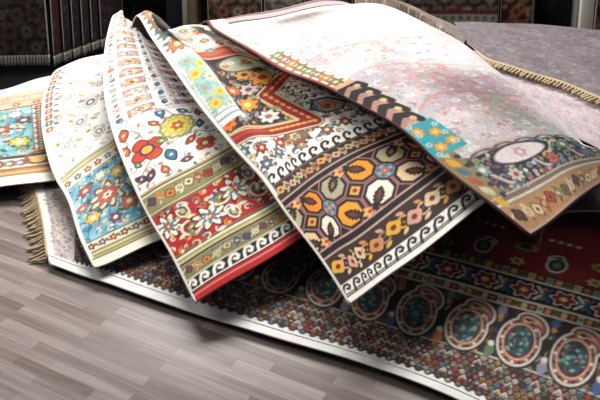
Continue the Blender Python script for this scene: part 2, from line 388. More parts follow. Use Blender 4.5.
# ------------------------------------------------------------------ weaving (patterns in cloth metres)
class Weave:
    def __init__(s, us, vs, ground):
        s.us, s.vs = us, vs
        s.C = np.empty((len(vs), len(us), 3)); s.C[:] = lin(ground)
        s.aa = .0045
    def win(s, u0, v0, r):
        a, b = np.searchsorted(s.us, [u0-r, u0+r]); c, d = np.searchsorted(s.vs, [v0-r, v0+r])
        if a >= b or c >= d: return None
        X, Y = np.meshgrid(s.us[a:b]-u0, s.vs[c:d]-v0)
        return (slice(c, d), slice(a, b)), X, Y
    def put(s, sl, d, col):
        a = np.clip(.5-d/s.aa, 0, 1)[..., None]
        s.C[sl] = s.C[sl]*(1-a)+lin(col)*a
    def band(s, v0, v1, col, u0=-9, u1=9):
        U, V = np.meshgrid(s.us, s.vs)
        d = np.maximum(np.abs(V-(v0+v1)/2)-(v1-v0)/2, np.abs(U-(u0+u1)/2)-(u1-u0)/2)
        s.put((slice(None), slice(None)), d, col)
    def shape(s, u, v, r, fn, col, rot=0., sx=1.):
        w = s.win(u, v, r*1.6)
        if w is None: return
        sl, X, Y = w
        c, n = math.cos(rot), math.sin(rot)
        x = (X*c+Y*n)*sx; y = -X*n+Y*c
        s.put(sl, fn(x, y), col)
    # --- shapes
    def disc(s, u, v, r, col, rx=1.): s.shape(u, v, r*max(1, 1/rx), lambda x, y: np.hypot(x*rx, y)-r, col)
    def ring(s, u, v, r, w, col): s.shape(u, v, r+w, lambda x, y: np.abs(np.hypot(x, y)-r)-w/2, col)
    def diamond(s, u, v, r, col, k=1., rot=0.): s.shape(u, v, r*max(1, 1/k), lambda x, y: np.abs(x)*k+np.abs(y)-r, col, rot)
    def rect(s, u, v, hu, hv, col, rot=0.): s.shape(u, v, math.hypot(hu, hv), lambda x, y: np.maximum(np.abs(x)-hu, np.abs(y)-hv), col, rot)
    def octagon(s, u, v, r, col, k=1.38): s.shape(u, v, r*1.2, lambda x, y: np.maximum(np.maximum(np.abs(x), np.abs(y))-r, (np.abs(x)+np.abs(y)-r*k)*.72), col)
    def mottle(s, v0, v1, cols, scale, amt, seed=0, u0=-9, u1=9):
        """soft blotches of dye"""
        rg = np.random.default_rng(seed); U, V = np.meshgrid(s.us, s.vs)
        m = ((V > v0) & (V < v1) & (U > u0) & (U < u1)).astype(float)
        for c in cols:
            f = np.zeros(U.shape)
            for _ in range(7):
                a = rg.uniform(0, 6.28); k = scale*rg.uniform(.6, 1.6)
                f += np.sin(U*k*math.cos(a)+V*k*math.sin(a)+rg.uniform(0, 6.28))
            w = (np.clip(f/3.2, 0, 1)*amt*m)[..., None]
            s.C = s.C*(1-w)+lin(c)*w
    def knots(s, a=.09, b=.035):
        n = RNG.normal(0, 1, s.C.shape[:2])[..., None]*a+RNG.normal(0, 1, s.C.shape)*b
        s.C = np.clip(s.C*(1+n), 0, 1)
    def scrolls(s, u0, u1, v0, v1, step, cols, w=.006, seed=0):
        """dense filling of small tendrils, leaves and flowerlets"""
        rg = random.Random(seed)
        for u in np.arange(u0, u1, step):
            for v in np.arange(v0, v1, step):
                uu, vv = u+rg.uniform(-.3, .3)*step, v+rg.uniform(-.3, .3)*step
                a0 = rg.uniform(0, 6.28); q = np.linspace(0, 1, 7); R = step*.42
                s.stroke(np.stack([uu+R*(1-q*.7)*np.cos(a0+q*4.5), vv+R*(1-q*.7)*np.sin(a0+q*4.5)], 1), w, rg.choice(cols))
                k = rg.random()
                if k < .5: s.rosette(uu, vv, step*.2, 5, rg.choice(cols), rg.choice(cols))
                else: s.leaf(uu+step*.3*math.cos(a0), vv+step*.3*math.sin(a0), step*.26, rg.choice(cols), a0, 2.)
    def rosette(s, u, v, r, n, petal, core, rim=None, rot=0., depth=.16):
        f = lambda R: (lambda x, y: np.hypot(x, y)-R*(1-depth+depth*np.cos(n*np.arctan2(y, x))))
        if rim: s.shape(u, v, r*1.25, f(r*1.22), rim, rot)
        s.shape(u, v, r, f(r), petal, rot)
        s.disc(u, v, r*.34, core)
    def leaf(s, u, v, r, col, rot=0., k=2.2, saw=0):
        def fn(x, y):
            w = (1-(y/r)**2)*r/k
            if saw: w = w*(.72+.28*np.abs(np.cos(y/r*saw)))
            return np.maximum(np.abs(x)-w, np.abs(y)-r)*.8
        s.shape(u, v, r, fn, col, rot)
    def flame(s, u, v, r, col, rot=0.):
        def fn(x, y):
            th = np.arctan2(x, y); rad = np.hypot(x, y*.9)
            saw = np.abs(((th/math.pi*5.5) % 1)-.5)*2
            return rad-r*(.62+.4*saw*np.clip(np.abs(th)*.9, .15, 1))
        s.shape(u, v, r, fn, col, rot)
    def stroke(s, pts, w, col):
        pts = np.asarray(pts, float)
        c = (pts.min(0)+pts.max(0))/2; r = np.abs(pts-c).max()+w
        wn = s.win(c[0], c[1], r+.01)
        if wn is None: return
        sl, X, Y = wn; X = X+c[0]; Y = Y+c[1]
        d = np.full(X.shape, 9.)
        for a, b in zip(pts[:-1], pts[1:]):
            e = b-a; t = np.clip(((X-a[0])*e[0]+(Y-a[1])*e[1])/(e@e+1e-12), 0, 1)
            d = np.minimum(d, np.hypot(X-a[0]-t*e[0], Y-a[1]-t*e[1]))
        s.put(sl, d-w/2, col)
    def poly(s, pts, col):
        pts = np.asarray(pts, float); c = (pts.min(0)+pts.max(0))/2; r = np.abs(pts-c).max()
        wn = s.win(c[0], c[1], r+.01)
        if wn is None: return
        sl, X, Y = wn; X = X+c[0]; Y = Y+c[1]
        d = np.full(X.shape, 9.); ins = np.zeros(X.shape, bool)
        for a, b in zip(pts, np.roll(pts, -1, 0)):
            e = b-a; t = np.clip(((X-a[0])*e[0]+(Y-a[1])*e[1])/(e@e+1e-12), 0, 1)
            d = np.minimum(d, np.hypot(X-a[0]-t*e[0], Y-a[1]-t*e[1]))
            cr = ((a[1] > Y) != (b[1] > Y)) & (X < (b[0]-a[0])*(Y-a[1])/(b[1]-a[1]+1e-12)+a[0])
            ins ^= cr
        s.put(sl, np.where(ins, -d, d), col)
    def paisley(s, u, v, r, cols, mir=1):
        """teardrop with a curled tip, nested outlines; cols = [(inset fraction, colour)]"""
        wn = s.win(u, v, r*1.75)
        if wn is None: return
        sl, X, Y = wn; X = X*mir
        d = (np.hypot(X/.76, (Y+.08*r)/1.10)-r*.95)*.86
        for k in range(12):
            t = k/11.
            a = 1.9-t*2.5
            d = np.minimum(d, np.hypot(X-r*(.20+.46*math.cos(a)), Y-r*(.50+.42*math.sin(a)))-r*(.36-.26*t))
        for ins, c in cols: s.put(sl, d+ins*r, c)
    # --- repeats
    def dogs(s, v0, h, p, ground, ink, u0=0., u1=2.2, flip=1, rot=0):
        s.band(v0, v0+h, ground, u0, u1)
        n = int((u1-u0)/p)+1
        for i in range(n):
            b = u0+i*p
            q = np.array([(.02, 0), (.12, .55), (.34, .88), (.62, .84), (.74, .58), (.6, .38), (.44, .5)])*[p, h]
            if flip < 0: q[:, 1] = h-q[:, 1]
            s.stroke(q+[b, v0], p*.2, ink)
        s.band(v0 if flip > 0 else v0+h*.86, v0+h*.14 if flip > 0 else v0+h, ink, u0, u1)
    def row(s, v, p, fn, u0=0., u1=2.3):
        k = 0
        u = u0
        while u < u1:
            fn(u, v, k); u += p; k += 1
    def confetti(s, v0, v1, dens, cols, r0=.005, r1=.014, u0=None, u1=None, seed=1):
        rg = random.Random(seed)
        u0 = s.us[0] if u0 is None else u0; u1 = s.us[-1] if u1 is None else u1
        for _ in range(int(dens*(u1-u0)*(v1-v0))):
            u, v, r = rg.uniform(u0, u1), rg.uniform(v0, v1), rg.uniform(r0, r1)
            c = rg.choice(cols); k = rg.random()
            if k < .4: s.leaf(u, v, r*1.3, c, rg.uniform(0, 6.3))
            elif k < .75: s.rosette(u, v, r, 5, c, rg.choice(cols))
            else: s.diamond(u, v, r, c)

def flower_band(W, v0, v1, ground, p, cols, rim='#1c1412', u1=2.3, seed=0):
    """guard band: a meandering stem with a flower in every bend"""
    W.band(v0, v1, ground)
    h = v1-v0; c = (v0+v1)/2
    us = np.arange(0, u1, p/8)
    W.stroke(np.stack([us, c+np.sin(us/p*math.pi)*h*.24], 1), .006, cols[-1])
    for i in range(int(u1/p)+1):
        u = (i+.5)*p; q = c-(-1)**i*h*.12*0
        W.rosette(u, c+(-1)**i*h*.06, h*.25, 4, cols[i % (len(cols)-1)], '#7a2a1c', rim, .3, .1)
        W.ring(u+p*.5, c+(-1)**i*h*.02, h*.17, .008, cols[(i+1) % len(cols)])
        W.leaf(u+p*.5, c+h*.30*(-1)**i, h*.13, cols[(i+1) % (len(cols)-1)], 1.1*(-1)**i)
        W.leaf(u+p*.42, c-h*.27*(-1)**i, h*.12, cols[(i+2) % (len(cols)-1)], -.9*(-1)**i)

def lozenge_band(W, v0, v1, ground, p, cols, rim=None, u1=2.3):
    W.band(v0, v1, ground)
    c = (v0+v1)/2; h = (v1-v0)/2
    for i in range(int(u1/p)+1):
        u = (i+.5)*p
        if rim: W.diamond(u, c, h*.95, rim, .8)
        W.diamond(u, c, h*.68, cols[i % len(cols)], .8)
        W.disc(u, c, h*.25, cols[(i+1) % len(cols)])
        W.rect(u+p/2, c, p*.06, h*.5, cols[(i+2) % len(cols)])

def barber(W, v0, v1, p, cols, u1=2.3):
    for i in range(int(u1/p)+1):
        W.band(v0, v1, cols[i % len(cols)], i*p, (i+1)*p)
        W.diamond((i+.5)*p, (v0+v1)/2, min(p*.4, (v1-v0)*.42), cols[(i+2) % len(cols)])
        W.rect(i*p, (v0+v1)/2, .003, (v1-v0)/2, '#1c1616')

def border_along_left(W, u0, u1, v0, v1, ground, p, cols, rim):
    W.band(v0, v1, ground, u0, u1)
    c = (u0+u1)/2; h = (u1-u0)/2
    for i in range(int((v1-v0)/p)+1):
        v = v0+(i+.5)*p
        W.rosette(c, v, h*.62, 6, cols[i % len(cols)], '#f2e8d8', rim)
        W.diamond(c, v+p/2, h*.35, cols[(i+1) % len(cols)])

# ------------------------------------------------------------------ carpets
def carpet(key, label, paint, ground, u0, u1, sel, sel_paint, step, far, coarse, mat, cord_mat, wav=.004,
           seed=0, v1=None, cat='carpet', group=None, back_mat=None, cord_r=.005, end_cord=None, low=.075, gap=.018):
    """one carpet: pile, woven end selvage, backing and side cord, hung under one Empty at its front edge"""
    cl = Cloth(key, wav, seed)
    v1 = cl.v[-1] if v1 is None else v1
    cl.low = low; cl.gap = gap
    c = cl.p[0].mean(0); loc = (float(c[0]), float(c[1]), float(cl.p[0][:, 2].min())-.01)
    root = empty('carpet', loc, label, cat, group)
    us = np.linspace(u0, u1, int((u1-u0)/step))
    vs = steps(sel, v1, step, far, coarse)
    W = Weave(us, vs, ground); W.aa = step*1.3
    paint(W); W.knots()
    P, n = cl.full(us, vs)
    slab('pile', P, n, .004, -.002, mat, root, W.C)
    if sel > 0:
        vs2 = np.linspace(0, sel, max(4, int(sel/step)))
        W2 = Weave(us, vs2, '#ffffff'); W2.aa = step*1.3
        sel_paint(W2)
        P, n = cl.full(us, vs2)
        s = slab('end_selvage', P, n, .002, -.002, M_PILE, root, W2.C)
    ub = np.linspace(u0+.004, u1, max(8, int((u1-u0)/.03))); vb = np.linspace(.004, v1, max(8, int(v1/.03)))
    P, n = cl.full(ub, vb)
    slab('backing', P, n, -.0025, -.006, back_mat or M_BACK, root)
    vc = np.linspace(0, v1, int(v1/.02)+2)
    pc = cl.pts(np.array([u0, u0+.01]), vc)[:, 0]
    V, q, t = tube_vf(pc, cord_r, 7)
    mesh_object('side_cord', V, [q, t], cord_mat, root)
    if end_cord is not None:
        uc = np.linspace(u0, u1, int((u1-u0)/.02)+2)
        pc = cl.pts(uc, np.array([0, .01]))[0]
        V, q, t = tube_vf(pc, cord_r, 7)
        mesh_object('end_binding', V, [q, t], end_cord, root)
    cl.cover(u0, u1, 0, v1)
    return root, cl

BR, DK, OR, CR, GB, RD, WH = '#43291f', '#17100f', '#d9821c', '#efe6d4', '#6b7d86', '#98261f', '#f1ebe1'
TQ, OL, NV, YE, PK, GR = '#3fa9bd', '#8d8a62', '#273252', '#e3b548', '#d58d86', '#5d7050'

def paint_oct(W):
    W.band(-.1, .032, WH)
    W.dogs(.032, .047, .056, '#f0ebe2', '#15110f', 0, 1.2, 1)
    flower_band(W, .082, .222, '#38231a', .085, ['#e0a53c', '#d8a18a', '#d7c39a', '#c98a4a', '#a8836a'], u1=1.2)
    W.band(.222, .230, '#b98d79'); W.band(.23, .262, DK)
    # octagon band
    W.band(.262, .552, '#25140f')
    W.band(.262, .270, '#c79a86'); W.band(.544, .552, '#c79a86')
    vc = .407
    for k in range(-1, 4):
        uc = .205+.282*k
        W.stroke([(uc-.141, vc-.141), (uc+.141, vc+.141)], .012, '#b98086')
        W.stroke([(uc-.141, vc+.141), (uc+.141, vc-.141)], .012, '#b98086')
        cc = [('#e58a16', (-1, 1)), ('#e79d22', (1, -1)), ('#a9a483', (1, 1)), ('#efe3cf', (-1, -1))]
        if k % 2: cc = [('#e6931c', (-1, 1)), ('#e8c59a', (1, -1)), ('#efe3cf', (-1, -1)), ('#b7ab83', (1, 1))]
        for col, (a, b) in cc:
            x, y = uc+a*.0705, vc+b*.072
            W.octagon(x, y, .070, '#a56f72'); W.octagon(x, y, .064, '#1d1110')
            rot = math.atan2(-a, b)
            W.octagon(x, y, .050, col, 1.42)
            W.leaf(x+a*.014, y+b*.014, .047, '#22130f', rot, 1.9, 9)
            W.leaf(x+a*.014, y+b*.014, .030, '#3a3a36', rot, 2.8)
            W.leaf(x+a*.010, y+b*.010, .018, '#8a6a3a' if col[1] != 'e' else '#7d2c1e', rot, 2.4)
            W.rect(x+a*.044, y+b*.044, .016, .012, '#1d1110', .785)
        W.octagon(uc, vc, .044, '#2d2723'); W.octagon(uc, vc, .038, '#6f808a')
        for q in range(8):
            W.disc(uc+.026*math.cos(q*.785), vc+.026*math.sin(q*.785), .006, '#3c4a58' if q % 2 else '#a3adad')
        W.rosette(uc, vc, .016, 5, '#c5452a', '#e9b84a')
        for b in (-1, 1):
            W.rosette(uc+.141, vc+b*.118, .026, 6, '#e4b25a', '#b5331f', '#b97f7a')
        W.diamond(uc+.141, vc, .026, '#dba74a'); W.disc(uc+.141, vc, .010, '#9c2f26')
    W.band(.552, .58, DK); W.band(.58, .587, '#b98d79')
    flower_band(W, .587, .672, '#38251c', .07, ['#d9a056', '#cfae92', '#c7b48c', '#b98a5e', '#9d7b66'], u1=1.2)
    W.band(.672, .679, '#2a1a16')
    # hooks growing into the white field
    for i in range(20):
        b = .015+i*.058
        q = np.array([(0, 0), (.0, .03), (.010, .046), (.028, .05), (.036, .038), (.028, .028)])
        W.stroke(q+[b, .68], .0135, '#1d1716')
        W.rect(b+.004, .684, .012, .007, '#2a1a16')
    # white field scatter
    rg = random.Random(3)
    for (u, v) in [(.06, .79), (.17, .80), (.30, .775), (.44, .79), (.10, .87), (.23, .84), (.55, .80), (.33, .815), (.66, .82), (.02, .92), (.40, .85)]:
        c = rg.choice(['#b0332a', '#4f6f82', '#8a8a6c', '#8c4a32'])
        W.rosette(u, v, .03, 6, c, '#e8d9b0', '#33281f')
        W.leaf(u+.05, v+.012, .02, '#3d566d', 1., 2.4); W.leaf(u-.045, v-.01, .018, '#586b4e', -1., 2.4)
    W.rosette(.31, .835, .055, 9, '#8a5a3c', '#c9a06c', '#54382a'); W.rosette(.31, .835, .025, 6, '#d8c49a', '#9c2f26')
    W.scrolls(.02, .75, .76, .93, .06, ['#9c4a3a', '#5a6a62', '#8a7a5a', '#4f5f78', '#c9a878'], .006, 81)
    W.scrolls(.45, .8, .88, 1.4, .07, ['#a8563f', '#8d8a7a', '#8a7a5a', '#6f7f90'], .006, 82)
    # right of the medallion: hexagon and short bars
    hexa = np.array([(-.11, 0), (-.05, .075), (.06, .075), (.12, 0), (.05, -.065), (-.06, -.065)])+[.56, .96]
    W.poly(hexa*1., '#3a4550'); W.poly((hexa-[.56, .96])*.78+[.56, .96], '#a3a59d')
    W.rosette(.56, .96, .04, 5, '#d5803a', '#8c2b22', '#a8443a'); W.leaf(.63, .955, .03, '#d5953a', .3); W.leaf(.49, .965, .03, '#5f7d8c', -.4)
    for i in range(9):
        W.rect(.44+.06*(i % 3)+.02*(i//3), 1.06+.06*(i//3), .022, .007, '#4a3a34', .5)
        W.rect(.42+.07*(i % 4), .87+.012*(i//4), .02, .006, '#7a4a3c', -.2)
    # stepped medallion
    edge = [(-.02, 1.02), (.10, .985), (.25, .925), (.43, .875), (.345, 1.18), (.72, 1.40)]
    W.poly(edge+[(.72, 1.75), (-.02, 1.75)], '#241614')
    W.scrolls(.0, .68, .95, 1.5, .06, ['#b56a2c', '#8b7d74', '#7d3a26', '#c9a05a', '#55606a', '#5f6a4a'], .007, 83)
    for w, c in ((.090, '#4a4a48'), (.080, '#d9c9a0'), (.064, '#8e1d1b'), (.014, '#b23a2c')):
        W.stroke(edge, w, c)
    for t in np.linspace(0, 1, 9):
        for a, b in zip(edge[2:-1], edge[3:]):
            W.leaf(a[0]+(b[0]-a[0])*t, a[1]+(b[1]-a[1])*t, .014, '#dca54a', math.atan2(-(b[0]-a[0]), b[1]-a[1]), 1.9)
    W.stroke(np.array(edge)+[-.055, .045], .010, '#d2b070')
    for (u, v, r, c, d) in [(.05, 1.10, .05, '#e2701c', '#c7341e'), (.16, 1.09, .055, '#8b8788', '#cfd0cc'), (.29, 1.02, .05, '#d8d3cb', '#a0656a'), (.24, 1.16, .06, '#e08a26', '#f0cf6a'),
                            (.12, 1.20, .05, '#cfb4a8', '#7d2c1e'), (.30, 1.27, .05, '#b9a69c', '#6e3a34'), (.40, 1.32, .07, '#d6862c', '#7d2c1e'), (.22, 1.30, .045, '#c75a24', '#f0d08a'),
                            (.52, 1.38, .05, '#8c9078', '#c98a4a'), (.34, 1.40, .05, '#c98f3c', '#4f2b1c')]:
        W.rosette(u, v, r, 7, c, d, '#4a332a'); W.leaf(u+.05, v+.04, .028, OL, .8); W.leaf(u-.04, v+.045, .026, '#8f8f94', -.6)
    # grey green oval, pale stripes and red bands above
    W.shape(.42, 1.53, .14, lambda x, y: np.hypot(x*.62, y)-.105, '#4d4336'); W.shape(.42, 1.53, .13, lambda x, y: np.hypot(x*.62, y)-.092, '#a9ae93')
    for q in range(7): W.rosette(.30+.045*q, 1.53+.03*math.sin(q*2.), .022, 6, ['#b0583a', '#e6e0cc', '#7c8c7a'][q % 3], '#c98a4a')
    W.rosette(.43, 1.53, .035, 6, '#b0402c', '#e3b548', '#6a5a44')
    for v0, c in ((1.64, '#d9a58e'), (1.66, '#b8553c'), (1.70, '#c9674a'), (1.745, '#8c2a26'), (1.76, '#d8b59a'), (1.79, '#e9e2da'), (1.84, '#b9c0bd'), (1.90, '#ece6de'),
                  (1.98, '#c98f78'), (2.0, '#b6a99a'), (2.06, '#9fb0ac'), (2.14, '#e6e0d6'), (2.22, '#a8aa94'), (2.4, '#c9c6b4'), (2.6, '#d8d2c6')):
        W.band(v0, 4, c, .17, 2)
    for i in range(26):
        v = 1.70+.028*i; u = .22+.45*((i*.618) % 1)
        W.rosette(u, v, .032, 6, ['#a8422e', '#e9dcc4', '#6f8c8c', '#7d7a5a'][i % 4], '#d9a24e', '#8c6a58')
    W.confetti(1.95, 2.9, 260, ['#8d9a7c', '#a9a08a', '#7f9093', '#d9cdbb', '#b58c78'], .012, .026, .17, 1.1, 5)
    # rolled left side: white selvage stripe, turquoise block, pale part with medallions
    W.band(1.10, 1.68, '#d9dcd2', -.1, .165); W.band(1.13, 1.145, '#8f9cae', -.1, .165); W.band(1.17, 1.18, '#8f9cae', -.1, .165)
    W.band(1.20, 1.62, '#a3bfb6', .03, .15); W.scrolls(.04, .15, 1.21, 1.61, .05, ['#c9b84a', '#7fa8a8', '#d9d4b0', '#8f9a72'], .008, 91)
    for i in range(7):
        W.rosette(.06+.055*(i % 2), 1.24+.058*i, .034, 7, ['#e0c33c', '#d6b83a', '#8ab4b4', '#d9d9b4'][i % 4], '#c98a3a', '#8fae9a')
    W.band(1.68, 3.2, '#eee8de', -.1, .17)
    for i, v in enumerate((1.76, 1.9, 2.02, 2.13, 2.23, 2.34, 2.5)):
        W.rosette(.085, v, .06, 8, ['#c06a32', '#54767c', '#8c7a54', '#b08a62'][i % 4], '#e9d9b8', '#6a4030')
        W.rect(.085, v+.06, .06, .008, '#8a9c9c'); W.diamond(.03, v+.055, .018, '#3f6c74'); W.diamond(.14, v+.05, .018, '#8a4a32')
    W.band(.62, 3.2, '#efe9df', -.1, .013)
    W.band(.62, 3.2, '#8d96a0', .013, .018)
    W.band(0, .7, '#cfc4b4', -.1, .006)

def sel_oct(W): W.band(-.1, .1, '#f3efe6'); W.band(.022, .026, '#d5cdbf')

def paint_red(W):
    W.band(-.1, .06, '#a81a1a')
    W.dogs(.052, .058, .062, '#191615', '#ece7dc', 0, 1., 1)
    W.band(.110, .118, '#c3b48c')
    flower_band(W, .118, .190, '#7d7a56', .085, ['#6a3a4a', '#c9803a', '#b9b48a', '#3f4a6a', '#cfc59a'], u1=1.)
    for i, c in enumerate(('#3a3428', '#c9b67c', '#8a8f62', '#e6dcc0', '#5a5636')): W.band(.19+.012*i, .25, c)
    W.band(.25, .525, '#a81c17')
    W.scrolls(.0, .95, .275, .52, .055, ['#d8c9a0', '#7a1410', '#3a5a6a', '#c9853a', '#6f7f5a', '#e0d4b8'], .007, 84)
    cols = [CR, '#3e6d86', '#e0c26a', '#5f7a5a', '#d8d0bd']
    for k in range(6):
        u = .06+.165*k; v = .39+(-1)**k*.035
        W.rosette(u, v, .072, 8, '#e6dcc6', '#2d4468', '#4a1512', .2, .22)
        W.rosette(u, v, .046, 8, '#4a7a8c', '#e0b84a', None, .4, .25); W.rosette(u, v, .02, 5, '#b3261e', '#f0dc9a')
        W.ring(u+.085, v-(-1)**k*.07, .042, .012, '#d8cfb4'); W.rosette(u+.085, v-(-1)**k*.07, .024, 5, '#6f8a6a', '#e0b84a', '#2a1a16')
        W.paisley(u+.09, v+(-1)**k*.045, .040, [(0, '#ded4b8'), (.22, '#32507a'), (.5, '#c9a84a')], (-1)**k)
        for q in range(5):
            a = q*1.26+k
            W.leaf(u+.1*math.cos(a), v+.1*math.sin(a), .022, cols[(q+k) % 5], a, 2.2)
    W.confetti(.265, .515, 420, ['#d8cfb4', '#7a9a6a', '#e3b548', '#2f4a72', '#701210'], .006, .012, 0, 1, 9)
    for i, c in enumerate(('#3a2a22', '#cdb886', '#7f8458')): W.band(.525+.009*i, .56, c)
    flower_band(W, .552, .648, '#8b875c', .095, ['#5a3f66', '#cf7a34', '#d9cfa4', '#a33a2a', '#c9c091'], u1=1.)
    for i, c in enumerate(('#d9cfa4', '#4f4a34', '#b7a878')): W.band(.648+.010*i, .69, c)
    # white field
    W.band(.68, 3.4, '#f4efe6')
    W.scrolls(.03, .6, .71, 1.2, .07, ['#8a8266', '#b9745a', '#6f7f94', '#c9b07a', '#9a6a7a', '#7d8f6a'], .006, 85)
    def blossom(u, v, r, c, core):
        for q in range(4):
            a = q*math.pi/2+.5
            W.disc(u+r*.55*math.cos(a), v+r*.55*math.sin(a), r*.46, '#5a2018'); W.disc(u+r*.55*math.cos(a), v+r*.55*math.sin(a), r*.38, c)
        W.disc(u, v, r*.42, '#3a2a4a'); W.disc(u, v, r*.28, core)
    blossom(.125, .93, .095, '#c23a22', '#e6a83a')
    W.rosette(.30, 1.02, .088, 12, '#d9cf8a', '#b5402a', '#8a8a52', 0, .05); W.rosette(.30, 1.02, .066, 10, '#e3c64a', '#b5402a', '#b9a85a', .2, .1); W.rosette(.30, 1.02, .036, 6, '#c04a2a', '#f0d87a', '#7a8a4a')
    blossom(.40, .80, .06, '#bb4a2c', '#e6c86a')
    for (u, v, r, c, rot) in [(.05, .76, .035, '#4a2a52', .9), (.10, .75, .035, '#5a3050', -.6), (.22, .82, .045, '#2f6a8c', .2), (.235, 1.17, .04, '#2a6f92', .1), (.02, 1.0, .04, '#d0662a', .3),
                              (.04, 1.12, .045, '#c94a24', .0), (.20, .95, .03, '#7a8a4a', 1.2), (.34, .87, .035, '#b5402a', -.9), (.28, .74, .03, '#7a3a4a', 1.4), (.36, 1.14, .035, '#3a6a84', .8),
                              (.19, 1.10, .03, '#b5502e', .7), (.42, .98, .035, '#356a86', -.3), (.06, .86, .026, '#4f7a52', .5), (.17, .74, .03, '#c05a30', .2), (.44, 1.09, .03, '#8c3a2a', 0)]:
        W.leaf(u, v, r*1.25, '#2a2428', rot, 1.75); W.leaf(u, v, r, c, rot, 1.9); W.disc(u, v, r*.2, '#e9d9b0')
    for (a, b, c, d) in [(.0, .72, .12, .84), (.12, .84, .3, .92), (.3, .92, .45, .88), (.125, 1.02, .02, 1.15), (.3, 1.12, .2, 1.2)]:
        W.stroke([(a, b), ((a+c)/2+.02, (b+d)/2+.02), (c, d)], .007, '#7a6a52')
    # columns of panels further up
    W.band(1.19, 1.2, '#b9b2a4')
    for i in range(18):
        v = 1.25+.098*i
        W.rect(.155, v, .072, .036, '#54484a'); W.rect(.155, v, .066, .031, ['#b0705a', '#b99486', '#a98a84', '#a87a74'][i % 4]); W.leaf(.155, v, .05, ['#e3c9a4', '#e0a24e'][i % 2], 1.57, 2.4)
        W.diamond(.155, v, .02, '#6a3a34'); W.scrolls(.09, .22, v-.03, v+.03, .035, ['#8f6a60', '#e0cdb4', '#7f8f94', '#c9a08a'], .005, 200+i)
        W.leaf(.045, v, .033, ['#4a6470', '#b0684c', '#8aa8a6', '#7fa0a4'][i % 4], .6, 1.9); W.disc(.045, v+.045, .013, '#b9402c')
        W.leaf(.285, v+.02, .036, ['#2b2f42', '#2d6c8a', '#51708c', '#6d5a6a'][i % 4], -.4, 1.9); W.rect(.285, v-.03, .02, .007, '#8d95a4')
        W.rect(.42, v, .085, .033, '#7a7480'); W.rect(.42, v, .078, .027, ['#b98a9a', '#e9e2da', '#c3a3a0', '#d8c6c4'][i % 4])
        for q in range(5): W.rect(.36+.03*q, v, .006, .024, ['#7a5a6a', '#a04a44'][i % 2])
        W.diamond(.42, v, .026, ['#b5402a', '#3a3038'][i % 2]); W.rect(.345, v+.047, .02, .006, '#3d3f4c'); W.rect(.49, v+.047, .02, .006, '#3d3f4c')
    W.scrolls(.0, .6, 1.22, 3.0, .055, ['#cfc8c0', '#a89aa0', '#8f9aa8', '#c9a898', '#e6dfd4'], .006, 86)
    for u in (.085, .235, .325): W.band(1.2, 3.4, '#d8d2ca', u-.004, u+.004)
    W.band(.68, 3.4, '#f6f2ea', -.1, .014)
    W.band(0, .68, '#d8ceb8', -.1, .008)

def sel_red(W): W.band(-.1, .1, '#b3181b'); W.band(.030, .037, '#d98a80'); W.band(.0, .006, '#8c1013')

